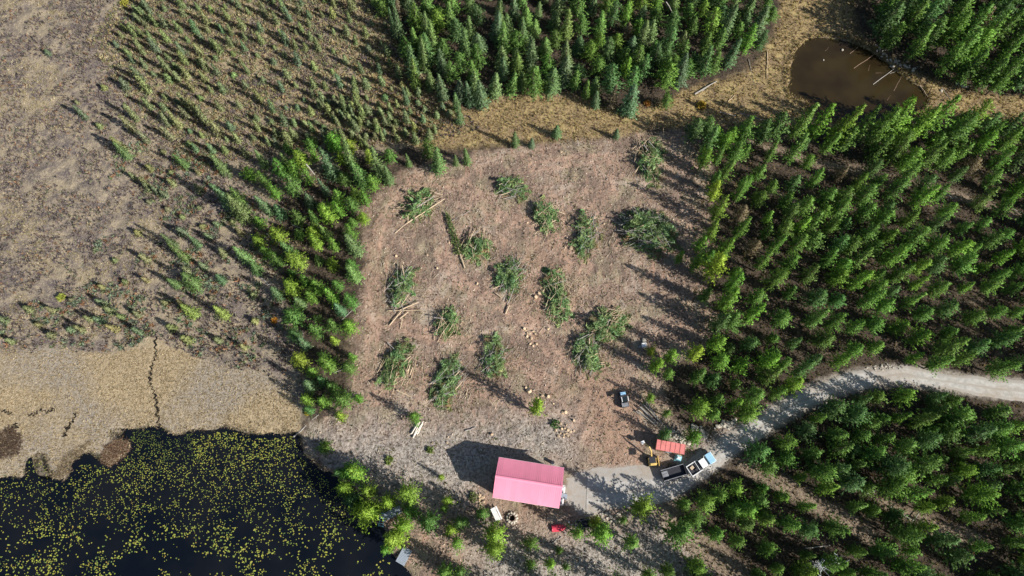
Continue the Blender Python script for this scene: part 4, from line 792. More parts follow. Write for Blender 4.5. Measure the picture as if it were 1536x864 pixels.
slash_pile(880, 525, 44, 64, -10, 'lower part of the L-shaped slash pile, with many bare poles pointing right', 85, 2, 1.5, 16, [(884, 543, 907, 544, .09, L_, .8, .6), (884, 545, 908, 547, .07, L_, .6, .4), (878, 538, 884, 546, .1, L_, 1, .9), (866, 510, 884, 501, .09, 'bark_grey', 1.3, 1.5), (872, 521, 890, 519, .07, 'bark_grey', 1.4, 1.4), (889, 500, 889, 520, .08, 'log_brown', 1.3, 1.5), (884, 508, 884, 516, .12, L_, 1.5, 1.5), (861, 541, 874, 527, .06, L_, .6, 1)])
r_ = np.random.default_rng(33); p = np.concatenate([np.array([x, y]) + np.array([.5, -.4]) + r_.normal(0, 1, (int(130 * r), 2)) * r * .62 for x, y, r in PILES])
cover('slash_litter', p, r_, [(.24, .26, .1), (.3, .27, .13), (.16, .2, .07), (.34, .22, .12), (.42, .34, .22)], (.2, .5), 6, M['leaf'], 'green and browning needles strewn round the slash piles', 'debris', wd=.1, up=.2)
sticks('slash_limbs', p[::3], r_, (.5, 2.0), (.02, .045), [(.42, .34, .25), (.3, .22, .16), (.55, .46, .34)], 'broken limbs strewn round the slash piles')
# the felled narrow tree
a_, b_ = G(697, 402, .25), G(671, 322, .4); dv = b_ - a_; Lf = np.linalg.norm(dv); az = math.atan2(dv[1], dv[0])
e = empty('felled_tree', (a_[0], a_[1], .12), az); tag(e, 'felled narrow conifer lying on the ground with its pale bare butt pointing down', 'tree')
b = MB(); b.rod((0, 0, .2), (Lf * .95, 0, .3), .13, .03, 8); b.build('trunk', M['log'], e)
me = crown('crown', 'spruce', Lf * .82, .85, 777); o = link('crown', me, e, loc=(Lf * .22, 0, .35), rot=(0, R(90), 0), scale=(.5, 1, 1)); o.color = (.24, .32, .12, 1)

# ------------------------------------------------------------------ loose logs, poles, snags
def log(x1, y1, x2, y2, r, m, label, group=None, z1=None, z2=None, name='fallen_log', twigs=0):
    z1 = r * .9 if z1 is None else z1; z2 = z1 if z2 is None else z2
    a, b_ = G(x1, y1, z1), G(x2, y2, z2); a[2] += max(zat(a[0], a[1]), -.25) * .6; b_[2] += max(zat(b_[0], b_[1]), -.25) * .6
    o = empty(name, a); d = b_ - a
    k = MB(); n = 4; pts = [d * i / n + np.array([0, 0, 0]) + (np.array([random.gauss(0, .05), random.gauss(0, .05), 0]) if 0 < i < n else 0) for i in range(n + 1)]
    for i in range(n): k.rod(pts[i], pts[i + 1], r * (1 - .5 * i / n), r * (1 - .5 * (i + 1) / n), 7, i in (0, n - 1))
    k.build('trunk', M[m], o)
    if twigs:
        t_ = MB(); L = np.linalg.norm(d); u = d / L; s = np.array([-u[1], u[0], 0])
        for i in range(twigs):
            f = random.uniform(.25, .95); l = random.uniform(.4, 1.1) * (1.1 - f * .5); w = (s * random.choice((1, -1)) + u * .5 + np.array([0, 0, random.uniform(0, .5)])) * l
            t_.rod(d * f, d * f + w, .025, .008, 4, False)
        t_.build('branch', M[m], o)
    tag(o, label, 'log', group)
for i, q in enumerate([(1281, 102, 1318, 77, .12, 'bark_grey', 'long pole at the upper shore of the pond, reaching into the water'), (1310, 126, 1351, 96, .14, 'bark_grey', 'thickest pale pole lying in the pond from the right shore'),
      (1341, 136, 1353, 112, .1, 'log_brown', 'brown pole in the pond just below the thickest pole'), (1331, 150, 1341, 136, .06, 'log_brown', 'thin sunken pole end below the brown pole'), (1275, 80, 1292, 67, .1, 'log_brown', 'short pole at the top rim of the pond'),
      (1303, 106, 1309, 86, .06, 'log_brown', 'thin sunken branch beside the long upper pole'), (1314, 109, 1330, 108, .07, 'log_brown', 'small stick floating left of the thickest pole'), (1335, 110, 1345, 106, .08, 'bark_grey', 'small stick touching the thickest pole at the shore'),
      (1238, 76, 1249, 63, .06, 'log_brown', 'thin twig in the upper left of the pond'), (1380, 128, 1392, 144, .14, 'log', 'pale log on the mud at the right tip of the pond'), (1394, 142, 1401, 121, .1, 'log_brown', 'curved brown log right of the pond tip'),
      (1413, 131, 1426, 149, .1, 'bark_grey', 'grey log lying in the grass right of the pond'), (1425, 113, 1441, 121, .1, 'log_brown', 'reddish log at the forest foot right of the pond')]):
    q = (*q[:4], q[4] * .72, 'log_brown' if i in (0, 3, 5) else q[5], q[6])
    log(*q, group='poles and logs around the pond', z1=-.16 if i < 9 else .1)
for q in [(1151, 76, 1151, 118, .1, 'log', 'upright pale pole lying in the grass left of the pond'), (1123, 88, 1131, 128, .06, 'bark_grey', 'thin curved stick in the meadow left of the pond'), (1092, 152, 1102, 143, .1, 'log', 'short pale log in the meadow below the upper forest'),
      (1042, 141, 1075, 122, .2, 'bark_grey', 'thick grey log at the foot of the upper forest', None), (1052, 137, 1066, 127, .1, 'bark_grey', 'thin grey log leaning on the thick one at the upper forest'), (1080, 168, 1104, 173, .12, 'bark_grey', 'grey log in the shaded meadow below the yellow shrub'),
      (1110, 170, 1150, 181, .1, 'bark_grey', 'long grey log in shade below the pond meadow')]:
    log(*q[:7], group='logs in the pond meadow')
log(999, 3, 1015, 30, .1, 'bark_grey', 'leaning white dead trunk in the upper forest', name='dead_tree', z1=7, z2=.5, twigs=6)
log(995, 205, 995, 192, .07, 'log', 'short white standing stem right of the dark corner slash pile', name='dead_tree', z1=.2, z2=2.5)
log(459, 246, 472, 262, .14, 'bark_grey', 'pale snag leaning in the upper left belt', name='dead_tree', z1=5, z2=2.5)
log(463, 305, 471, 294, .13, 'bark_grey', 'short pale fallen trunk in the left belt', z1=1.5, z2=1.5)
log(386, 412, 408, 430, .16, 'bark_grey', 'silver fallen trunk with twigs at the edge of the left belt', twigs=14)
log(438, 337, 456, 345, .12, 'bark_grey', 'grey fallen log in the shade of the left belt')
log(512, 480, 545, 452, .07, 'bark_grey', 'thin fallen pole on the left border of the clearing', twigs=5)
log(500, 560, 530, 545, .07, 'bark_grey', 'thin white branch by the lower left belt', twigs=6)
log(516, 585, 540, 610, .07, 'bark_grey', 'grey branch right of the lower left belt', twigs=6)
log(440, 655, 478, 622, .13, 'bark_grey', 'grey fallen trunk at the lake head', twigs=5)
log(678, 331, 704, 316, .08, 'bark_grey', 'thin pale pole above the felled narrow tree')
log(698, 646, 713, 641, .13, 'bark_grey', 'pale log lying alone above the cabin shadow')
log(1001, 420, 1012, 436, .06, 'bark_grey', 'thin leaning stick in the right clearing shade', z1=.1, z2=.8)
log(931, 450, 938, 460, .05, 'bark_grey', 'small dead upright stick above the L-shaped slash pile', z1=.9, z2=.1)
for q in [(1362, 28, 1382, 45, 'grey stripped trunk in the forest beyond the pond'), (1436, 50, 1476, 8, 'long silver trunk slanting through the forest beyond the pond'), (1520, 14, 1536, -2, 'pale trunk at the upper right corner of the photo'),
          (1300, 740, 1332, 730, 'grey dead trunk in the lower right forest'), (1336, 760, 1368, 780, 'white fallen trunk along the lower right bare strip'), (1368, 782, 1384, 765, 'crossing pole at the right end of the lower bare strip'), (1188, 786, 1204, 792, 'pale log in the lower forest left of the strip'),
          (1358, 243, 1392, 250, 'grey log beside the middle of the skid track'), (1412, 284, 1430, 298, 'pale sawn log on the skid track'), (1518, 312, 1540, 326, 'grey log at the right border on the skid track'), (1445, 692, 1452, 697, 'small white stump heap in the lower right forest'),
          (1208, 822, 1245, 818, 'thin grey dead trunk behind the two snags'), (930, 830, 940, 845, 'short pale log below the yard near the bottom edge'), (828, 815, 842, 805, 'thin branch lying below the red boat')]:
    log(*q[:4], .12, 'bark_grey', q[4], group='fallen trunks in the forest', z1=.4 if q[0] > 1250 else .15, twigs=3)
for (px, py, lab) in ((1232, 850, 'left one of the two white dead snags at the bottom edge'), (1259, 845, 'right one of the two white dead snags at the bottom edge')):
    q = G(px, py, 6); e = empty('dead_tree', (q[0], q[1], 0)); tag(e, lab, 'tree', 'white snags at the bottom edge')
    MB().rod((0, 0, 0), (.2, .1, 7), .16, .05, 7).build('trunk', M['bark_grey'], e)
    b = MB()
    for i in range(26):
        z = random.uniform(3, 6.8); a = random.uniform(0, 6.28); l = random.uniform(.5, 1.5); p1 = (math.cos(a) * l, math.sin(a) * l, z + l * .3)
        b.rod((0, 0, z), p1, .035, .015, 4, False); b.rod(p1, (p1[0] + random.gauss(0, .3), p1[1] + random.gauss(0, .3), p1[2] + .3), .02, .01, 4, False)
    o = b.build('branch', M['white'], e); o['kind'] = 'stuff'
# pole pile behind the buggy
c_ = G(967, 625, .3); e = empty('log_pile', (c_[0], c_[1], 0)); tag(e, 'loose pile of long grey poles fanning out below the dark buggy', 'log pile')
for i in range(13):
    f = i / 12; a_ = G(953 + 17 * f + random.gauss(0, 1.5), 617 - 14 * f + random.gauss(0, 2), .15); b_ = G(984 + 10 * f, 640 - 4 * f + random.gauss(0, 2), .15)
    z = .12 + .2 * (i % 3) + .1 * math.sin(f * 3.1)
    MB().rod((a_[0] - c_[0], a_[1] - c_[1], z), (b_[0] - c_[0], b_[1] - c_[1], z + random.uniform(-.05, .15)), .1, .06, 8).build('log', M['bark_grey' if i % 3 else 'log'], e)
c_ = G(626, 644, .2); e = empty('log_pile', (c_[0], c_[1], 0)); tag(e, 'small pile of peeled white logs beside the little bright pine', 'log pile')
for i in range(8):
    f = i / 7; a_ = G(616 + 11 * f, 652 - 4 * f + random.gauss(0, 1.5), .15); b_ = G(626 + 9 * f, 634 + random.gauss(0, 1.5), .15); z = .15 + .22 * (i % 2)
    if i in (2, 3): a_ = G(617 + i, 657, .15)
    MB().rod((a_[0] - c_[0], a_[1] - c_[1], z), (b_[0] - c_[0], b_[1] - c_[1], z + .05), .12, .09, 9).build('log', M['whitelog'] if 'whitelog' in M else M['log'], e)

# ------------------------------------------------------------------ firewood rounds and stones
def round_mesh(r, h, m, seed):
    rg = np.random.default_rng(seed); b = MB(); n = 12; vs = [(r * (1 + rg.normal(0, .04)) * math.cos(6.283 * i / n), r * (1 + rg.normal(0, .04)) * math.sin(6.283 * i / n)) for i in range(n)]
    b.add([(x, y, 0) for x, y in vs] + [(x, y, h) for x, y in vs] + [(x * .3, y * .3, h + .015) for x, y in vs], [(i, (i + 1) % n, n + (i + 1) % n, n + i) for i in range(n)] + [(n + i, n + (i + 1) % n, 2 * n + (i + 1) % n, 2 * n + i) for i in range(n)] + [tuple(range(2 * n, 3 * n))])
    return b.mesh('log_round', m)
RM = [round_mesh(r, h, M['cut'], i) for i, (r, h) in enumerate(((.23, .28), (.2, .25), (.25, .3), (.17, .34)))]
ORD = ['first', 'second', 'third', 'fourth', 'fifth', 'sixth', 'seventh', 'eighth', 'ninth', 'tenth', '11th', '12th', '13th', '14th', '15th', '16th', '17th', '18th']
def cluster(pts, where, name, meshes, cat, word, group, tilt=.5, sr=(.8, 1.15)):
    for i, q in enumerate(sorted(pts)):
        g = G(q[0], q[1], .2); s = (q[2] if len(q) > 2 else 1) * random.uniform(*sr)
        o = link(name, meshes[random.randrange(len(meshes))], None, (g[0], g[1], zat(g[0], g[1]) - .02), (random.gauss(0, tilt), random.gauss(0, tilt), random.uniform(0, 6)), (s, s, s))
        lab = f'{word} {where}' if len(pts) == 1 else f'{word}, {ORD[i]} from the left of the {where}'
        tag(o, lab, cat, group)
FW = 'cut firewood rounds lying in the clearing'
cluster([(786, 493), (794, 500), (790, 504), (803, 501), (797, 508), (788, 496), (795, 515), (805, 516), (800, 519), (822, 493), (800, 496), (791, 500)], 'loose cluster near clearing centre', 'log_round', RM, 'firewood', 'pale log round', FW)
cluster([(794, 587, 1.9), (789, 581), (807, 597), (814, 593), (820, 596), (831, 605), (822, 594)], 'row above the lone pine', 'log_round', RM, 'firewood', 'pale log round', FW)
cluster([(844, 619), (848, 618), (860, 631), (834, 645), (842, 643), (847, 643), (852, 645), (841, 650), (846, 652), (838, 654), (852, 653), (841, 636), (849, 637), (861, 646), (856, 647), (845, 656), (850, 650)], 'heap above the yard', 'log_round', RM, 'firewood', 'pale log round', FW)
cluster([(848, 371, 1.2), (856, 368, 1.5), (857, 373, 1.4), (861, 377), (866, 361)], 'group under the poled slash pile', 'log_round', RM, 'firewood', 'pale log round', FW)
cluster([(803, 446, 1.2), (808, 441, 1.3), (811, 443)], 'trio beside the dense slash pile', 'log_round', RM, 'firewood', 'pale log round', FW)
for q, w in (((738, 650, 1.1), 'above the left corner of the cabin shadow'), ((671, 656), 'alone left of the cabin shadow'), ((648, 664, .8), 'alone below the peeled log pile'), ((671, 664, .6), 'smallest one left of the cabin shadow'), ((655, 402, 1.1), 'right of the left slash pile'), ((672, 345, 1.1), 'left of the felled narrow tree'),
             ((674, 363, 1.2), 'lowest beside the felled narrow tree'), ((792, 333, 1.2), 'left of the upright slash pile with a log end'), ((906, 335, 1.1), 'left of the big round bough heap'), ((842, 227), 'in the upper clearing'), ((716, 425), 'left of the middle slash pile'), ((641, 382), 'between the two left slash piles'), ((594, 383), 'at the top of the left slash pile'), ((640, 600, .8), 'below the loose slash pile')):
    cluster([q], w, 'log_round', RM, 'firewood', 'pale log round', FW)
cluster([(717 + random.uniform(0, 9), 741 + random.uniform(0, 17), .8) for i in range(16)], 'heap beside the cabin', 'log_round', RM, 'firewood', 'split chunk', 'firewood heap by the cabin')
def stone_mesh(seed):
    import bmesh
    rg = random.Random(seed); bm = bmesh.new(); bmesh.ops.create_icosphere(bm, subdivisions=2, radius=.5)
    for v in bm.verts: v.co = v.co * rg.uniform(.85, 1.12); v.co.z *= .65; v.co.x *= 1.15
    me = bpy.data.meshes.new('boulder'); bm.to_mesh(me); bm.free(); me.materials.append(M['stone'])
    for p_ in me.polygons: p_.use_smooth = False
    return me
SM = [stone_mesh(i) for i in range(5)]
def rubble(name, boxes, label, n, sr=(.2, .7)):
    Vs = []; Fs = []; k = 0; rg = np.random.default_rng(len(label))
    for (x0, y0, x1, y1, w) in boxes:
        for i in range(int(n * w)):
            f = rg.uniform(); spread = 6
            g = G(x0 + (x1 - x0) * f + rg.normal(0, spread * .5), y0 + (y1 - y0) * f + rg.normal(0, spread * .5), 0); s = rg.uniform(*sr); me = SM[int(rg.integers(5))]
            V = np.empty(len(me.vertices) * 3, np.float32); me.vertices.foreach_get('co', V); V = V.reshape(-1, 3) * s * rg.uniform(.8, 1.2, 3)
            a = rg.uniform(0, 6.28); V = np.c_[V[:, 0] * math.cos(a) - V[:, 1] * math.sin(a) + g[0], V[:, 0] * math.sin(a) + V[:, 1] * math.cos(a) + g[1], V[:, 2] + zat(g[0], g[1]) + .1]
            Fs.append(np.array([p_.vertices[:] for p_ in me.polygons]) + k); Vs.append(V); k += len(V)
    tag(link(name, arr_mesh(name, np.concatenate(Vs), np.concatenate(Fs), M['stone'])), label, 'rubble', kind='stuff')
rubble('rubble', [(1000, 650, 1030, 662, 1), (1078, 640, 1105, 632, 1.4), (1040, 640, 1060, 652, .6)], 'pale broken rock heaped beside the salmon roofed shed and road', 42)
rubble('rubble', [(890, 772, 935, 778, 1), (905, 768, 920, 780, .6)], 'pale rock edging below the gravel yard', 28, (.2, .55))
rubble('rubble', [(1312, 72, 1340, 95, 1), (1340, 95, 1375, 103, .8), (1435, 122, 1450, 130, .7)], 'dark wet rocks along the upper shore of the pond', 30, (.2, .6))
rubble('rubble', [(1225, 600, 1240, 612, .6), (1300, 552, 1340, 548, 1), (1230, 610, 1234, 614, .5)], 'small rocks on the bank above the road', 22, (.15, .4))
for (px, py, s, lab) in ((1264, 74, .5, 'pale boulder at the upper left rim of the pond'), (1459, 168, .6, 'pale boulder in the grass below the pond tip'), (1447, 130, .8, 'whitest boulder right of the pond'), (1412, 136, .6, 'white boulder between the logs right of the pond'), (1444, 122, .8, 'small white boulder above the whitest one'), (966, 511, .9, 'grey boulder above the white box'), (1236, 89, .35, 'small stone in the brown pond water')):
    g = G(px, py); tag(link('boulder', SM[int(px) % 5], None, (g[0], g[1], max(zat(g[0], g[1]), -.3) + .1), (0, 0, px), (s, s, s)), lab, 'boulder', 'boulders')
# shrubs of their own colour
def shrub(px, py, r, colr, label, n=120):
    q = G(px, py, r * .6); e = empty('shrub', (q[0], q[1], zat(q[0], q[1]))); tag(e, label, 'shrub'); rg = np.random.default_rng(int(px))
    D = rg.normal(0, 1, (n, 3)); D[:, 2] = np.abs(D[:, 2]); D /= np.linalg.norm(D, axis=1)[:, None]
    C = D * r * rg.uniform(.45, 1, (n, 1)); V, tt = soup(C, D, np.full(n, .38), .3, 4, .6, rg, np.tile(colr, (n, 1)))
    link('foliage', arr_mesh('foliage', V, np.arange(len(V)).reshape(-1, 3), M['leaf'], tt), e)
    b = MB(); [b.rod((0, 0, 0), D[i] * r * .8, .04, .01, 4, False) for i in range(9)]; b.build('stem', M['bark'], e)
shrub(1053, 156, .9, (.5, .36, .06), 'yellow autumn shrub in the meadow left of the pond')
shrub(813, 130, .7, (.6, .32, .04), 'small orange shrub at the foot of the upper forest')
shrub(729, 147, .45, (.5, .42, .05), 'tiny yellow shrub at the left foot of the upper forest')
shrub(971, 154, .6, (.5, .25, .07), 'rusty shrub right of the broad blue-green spruce')
shrub(186, 3, 1.0, (.42, .4, .08), 'yellow-green bush in the bog at the top border')
shrub(91, 446, .7, (.36, .4, .08), 'yellow-green bush alone in the lower bog')
shrub(411, 480, .4, (.6, .3, .05), 'tiny orange shrub at the left belt edge')
shrub(462, 618, .5, (.55, .42, .05), 'yellow shrub at the lake end of the left belt')
shrub(833, 636, .7, (.12, .22, .07), 'low green shrub below the lone yellow-green pine', 50)
shrub(645, 675, .6, (.2, .27, .08), 'low green shrub left of the cabin shadow', 50)
shrub(583, 690, .7, (.22, .29, .08), 'low green shrub near the lake head', 60)
shrub(710, 745, .8, (.2, .24, .1), 'grey green shrub at the left cabin corner', 60)

# ------------------------------------------------------------------ cabin
EZ = 4.3; RZ = 6.45
A, B, C_, D_ = G(739, 747, EZ), G(839, 762, EZ), G(846, 702, EZ), G(748, 685, EZ)
cx = (A + B + C_ + D_) / 4; ux = ((B - A) + (C_ - D_)) / 2; Lh = np.linalg.norm(ux[:2]); az = math.atan2(ux[1], ux[0]); Wh = (np.linalg.norm((D_ - A)[:2]) + np.linalg.norm((C_ - B)[:2])) / 2
print('cabin', Lh, Wh, math.degrees(az))
e = empty('cabin', (cx[0], cx[1], 0), az); tag(e, 'cabin with a bright pink metal gable roof beside the gravel yard', 'house')
l, w = Lh / 2, Wh / 2; wl, ww = l - .55, w - .5
b = MB(); b.box(-wl - .1, wl + .1, -ww - .1, ww + .1, -.2, .4); b.build('foundation', M['stone'], e)
for i in range(14):      # log courses as one wall each side
    pass
wz = EZ + .1
b = MB(); b.box(-wl, wl, -ww, -ww + .2, .4, wz); b.build('wall', M['wall'], e)
b = MB(); b.box(-wl, wl, ww - .2, ww, .4, wz); b.build('wall', M['wall'], e)
for s in (-1, 1):
    x0, x1 = (wl - .2, wl) if s > 0 else (-wl, -wl + .2); zr = RZ - .1 - (RZ - EZ) * 0
    prof = [(-ww + .2, .4), (ww - .2, .4), (ww - .2, wz), (0, RZ - .12), (-ww + .2, wz)]
    bb = MB(); n = 5; vs = [(x0, y, z) for y, z in prof] + [(x1, y, z) for y, z in prof]
    bb.add(vs, [tuple(range(n)), tuple(range(n, 2 * n))[::-1]] + [(i, n + i, n + (i + 1) % n, (i + 1) % n) for i in range(n)]); bb.build('gable_wall', M['wall'], e)
for s in (-1, 1):
    for i in range(12):
        x0 = -l + 2 * l * i / 12; x1 = -l + 2 * l * (i + 1) / 12 - .006
        ro = MB().slab([(x0, s * w, EZ), (x1, s * w, EZ), (x1, 0, RZ), (x0, 0, RZ)][::s], .06 + .008 * (i % 2)).build('roof_sheet', M['roof'], e)
        r2 = MB()
        for x in (x0 + .03, x0 + .32, x0 + .62): r2.slab([(x - .03, s * (w - .01), EZ), (x + .03, s * (w - .01), EZ), (x + .03, s * .06, RZ), (x - .03, s * .06, RZ)][::s], .12)
        r2.build('rib', M['roof'], ro)
b = MB(); [b.slab([(-l - .02, s * .22, RZ - .03), (l + .02, s * .22, RZ - .03), (l + .02, 0, RZ + .07), (-l - .02, 0, RZ + .07)][::s], .05) for s in (-1, 1)]; b.build('ridge_cap', M['roof'], e)
for s in (-1, 1):
    b = MB(); b.box(-l, l, s * (w + .005) - .02, s * (w + .005) + .02, EZ - .16, EZ - .02); b.build('fascia', M['white'], e)
def window(x, y, z, wd, ht, axis, par):
    f = MB(); t_ = .06
    if axis == 'y': f.box(x - wd / 2, x + wd / 2, y - t_, y + t_, z, z + ht)
    else: f.box(x - t_, x + t_, y - wd / 2, y + wd / 2, z, z + ht)
    fo = f.build('window', M['white'], par); g = MB(); t2 = t_ + .01
    for k in (0, 1):
        a0 = -wd / 2 + .06 + k * (wd / 2 - .03); a1 = a0 + wd / 2 - .09
        if axis == 'y': g.box(x + a0, x + a1, y - t2, y + t2, z + .07, z + ht - .07)
        else: g.box(x - t2, x + t2, y + a0, y + a1, z + .07, z + ht - .07)
    g.build('pane', M['glass'], fo)
for x in (-3.6, 0, 3.4):
    for s in (-1, 1): window(x, s * ww, 1.5, 1.3, 1.2, 'y', e)
window(-wl, 0, 1.5, 1.4, 1.2, 'x', e); window(-wl, 0, 4.2, .9, .9, 'x', e); window(wl, 1.6, 1.5, 1.1, 1.1, 'x', e); window(wl, 0, 4.2, .9, .9, 'x', e)
b = MB(); b.box(wl - .03, wl + .07, -1.5, -.55, .4, 2.45); do = b.build('door', M['red'], e); MB().rod((wl + .1, -.68, 1.4), (wl + .1, -.68, 1.55), .03).build('handle', M['grey'], do)
b = MB(); b.box(-2.4, -1.9, .35, .85, RZ - .9, RZ + .35) if False else b.rod((-2.6, .9, RZ - .6), (-2.6, .9, RZ + .05), .1, None, 10); 
# porch with white railings and steps at the gable end
b = MB(); b.box(l + -.5, l + .75, -2.5, .5, .1, .36); po = b.build('porch', M['dock'], e)
for y in (-2.45, -1.55, -.55, .45): MB().box(l + .62, l + .74, y - .06, y + .06, .36, 1.4).build('post', M['white'], po)
MB().box(l + .56, l + .8, -2.5, -1.5, 1.4, 1.48).build('handrail', M['white'], po); MB().box(l + .56, l + .8, -.6, .5, 1.4, 1.48).build('handrail', M['white'], po)
MB().box(l - .4, l + .8, .42, .6, 1.4, 1.48).build('handrail', M['white'], po); MB().box(l - .4, l + .8, -2.6, -2.44, 1.4, 1.48).build('handrail', M['white'], po)
for i in range(2): MB().box(l + .77 + i * .3, l + 1.05 + i * .3, -1.5, -.6, .05, .27 - i * .13).build('step', M['dock'], po)
q = e.matrix_world
def local_to_world(x, y): return (cx[0] + x * math.cos(az) - y * math.sin(az), cx[1] + x * math.sin(az) + y * math.cos(az))
X_, Y_ = local_to_world(l + .35, .05)
ch = empty('chair', (X_, Y_, .36), az + 1.2); tag(ch, 'white garden chair on the porch at the cabin end', 'chair')
MB().box(-.27, .27, -.27, .27, .4, .45).build('seat', M['white'], ch); MB().box(-.27, -.22, -.27, .27, .45, .95).build('backrest', M['white'], ch)
for s1 in (-1, 1):
    for s2 in (-1, 1): MB().box(s1 * .24 - .025, s1 * .24 + .025, s2 * .24 - .025, s2 * .24 + .025, 0, .4).build('leg', M['white'], ch)
# a stone step of blue tub at the back of the cabin
g = G(829, 694, .4); tb = empty('tub', (g[0], g[1], 0)); tag(tb, 'small dark blue barrel behind the cabin', 'barrel'); MB().rod((0, 0, 0), (0, 0, .85), .3, .28, 14).build('body', M['carblue'], tb); MB().rod((0, 0, .85), (0, 0, .9), .31, .31, 14).build('rim', M['dark'], tb)

# ------------------------------------------------------------------ shed
A, B, C_, D_ = G(984, 674, 2.3), G(1027, 682, 2.3), G(1028, 667, 2.7), G(986, 659, 2.7)
cx2 = (A + B + C_ + D_) / 4; uu = B - A; L2 = np.linalg.norm(uu[:2]); W2 = np.linalg.norm((D_ - A)[:2]); a2 = math.atan2(uu[1], uu[0]); print('shed', L2, W2)
e = empty('shed', (cx2[0], cx2[1], 0), a2); tag(e, 'small shed with a salmon red sheet metal roof next to the pickup', 'shed')
l, w = L2 / 2, W2 / 2
for x0, x1, y0, y1, z1 in ((-l + .25, l - .25, -w + .15, -w + .23, 2.28), (-l + .25, l - .25, w - .23, w - .15, 2.6), (-l + .25, -l + .33, -w + .23, w - .23, 2.3), (l - .33, l - .25, -w + .23, w - .23, 2.3)):
    MB().box(x0, x1, y0, y1, 0, z1).build('wall', M['wall'], e)
ns = 6
for i in range(ns):
    x0 = -l + 2 * l * i / ns; x1 = -l + 2 * l * (i + 1) / ns - .02
    b = MB(); b.slab([(x0, -w, 2.34), (x1, -w, 2.34), (x1, w, 2.72), (x0, w, 2.72)], .04 + .012 * (i % 2)); b.build('roof_sheet', M['shed_roof'], e)
    r_s = MB(); r_s.slab([(x1 - .06, -w + .02, 2.37), (x1 - .01, -w + .02, 2.37), (x1 - .01, w - .02, 2.75), (x1 - .06, w - .02, 2.75)], .06); r_s.build('roof_seam', M['shed_roof'], e)
do = MB().box(-.5, .5, -w + .1, -w + .15, .1, 2.1).build('door', M['dock'], e); MB().box(.35, .42, -w + .05, -w + .1, 1, 1.15).build('handle', M['grey'], do)
window(l - 1.1, -w + .17, 1.1, .7, .6, 'y', e)
g = G(1018, 687, .6); e = empty('tarp_bundle', (g[0], g[1], 0), R(-20)); tag(e, 'light blue tarp over a crate at the corner of the shed', 'tarp')
b = MB(); b.box(-.5, .5, -.45, .45, 0, .9, .06, .05); b.build('tarp', M['blue'], e, bevel=.08); MB().box(-.62, .62, -.56, .56, 0, .14, .1, .1).build('skirt', M['blue'], e); MB().box(-.35, .2, -.25, .2, .9, 1.0, .1, .08).build('fold', M['white'], e)

# ------------------------------------------------------------------ vehicles
def wheel(par, x, y, r, wd, z=None):
    z = r if z is None else z
    wo = MB().rod((x, y - wd / 2, z), (x, y + wd / 2, z), r, r, 18).build('wheel', M['rubber'], par)
    MB().rod((x, y - wd / 2 - .01, z), (x, y + wd / 2 + .01, z), r * .55, r * .55, 12).build('rim', M['grey'], wo)
p0, p1 = G(1033, 708, .9), G(1070, 684, .9); c_ = (p0 + p1) / 2; d = p1 - p0; Lt = np.linalg.norm(d[:2]); at = math.atan2(d[1], d[0]); print('truck', Lt)
e = empty('pickup_truck', (c_[0], c_[1], .05), at); tag(e, 'pickup truck with white cab roof and blue hood parked by the shed', 'truck')
k = Lt / 5.4
def S(*a): return [v * k for v in a]
wdt = .92
b = MB(); b.prism([(-2.7 * k, .45), (2.6 * k, .45), (2.7 * k, .7), (2.66 * k, .98), (1.35 * k, 1.08), (-2.7 * k, 1.05)], -wdt, wdt); b.build('body', M['white'], e, bevel=.05)
b = MB(); b.prism([(1.3 * k, 1.08), (2.6 * k, .99), (2.55 * k, 1.06), (1.35 * k, 1.17)], -.9, .9); b.build('hood', M['carblue'], e, bevel=.03)
b = MB(); b.hexa([(-.55 * k, -.9, 1.07), (1.35 * k, -.9, 1.1), (1.35 * k, .9, 1.1), (-.55 * k, .9, 1.07)], [(-.4 * k, -.72, 1.72), (.75 * k, -.72, 1.72), (.75 * k, .72, 1.72), (-.4 * k, .72, 1.72)]); cab = b.build('cab', M['glass'], e)
b = MB(); b.box(-.45 * k, .8 * k, -.75, .75, 1.72, 1.79, .05, .05); b.build('roof', M['white'], cab, bevel=.03)
for x, x2 in ((-.5, -.38), (.35, .35), (1.3, .74)):
    for s in (-1, 1): MB().rod((x * k, s * .905, 1.08), (x2 * k, s * .73, 1.74), .045, .045, 6).build('pillar', M['white'], cab)
b = MB(); b.box(-2.62 * k, -.68 * k, -.8, .8, 1.054, 1.07); b.build('bed_floor', M['dark'], e)
for s in (-1, 1): b = MB(); b.box(-2.7 * k, -.6 * k, s * .9 - .07, s * .9 + .07, 1.07, 1.32); b.build('bed_side', M['white'], e)
MB().box(-2.72 * k, -2.62 * k, -.83, .83, 1.07, 1.32).build('tailgate', M['white'], e); MB().box(-.68 * k, -.6 * k, -.8, .8, 1.07, 1.42).build('headboard', M['grey'], e)
MB().rod((-.95 * k, -.85, 1.45), (-.95 * k, .85, 1.45), .05).build('rack_bar', M['white'], e)
for x in (1.75, -1.7):
    for s in (-1, 1): wheel(e, x * k, s * .86, .38, .26)
for s in (-1, 1):
    MB().box(2.66 * k, 2.72 * k, s * .72 - .14, s * .72 + .14, .7, .9).build('headlight', M['white'], e); MB().box(.95 * k, 1.1 * k, s * 1.12 - .1, s * 1.12 + .1, 1.15, 1.35).build('mirror', M['dark'], e)
    MB().box(-2.74 * k, -2.7 * k, s * .88 - .07, s * .88 + .07, .75, 1.0).build('taillight', M['red'], e)
MB().box(2.68 * k, 2.82 * k, -.92, .92, .4, .6).build('bumper', M['grey'], e)
def at_truck(x, y): return (c_[0] + x * math.cos(at) - y * math.sin(at), c_[1] + x * math.sin(at) + y * math.cos(at))
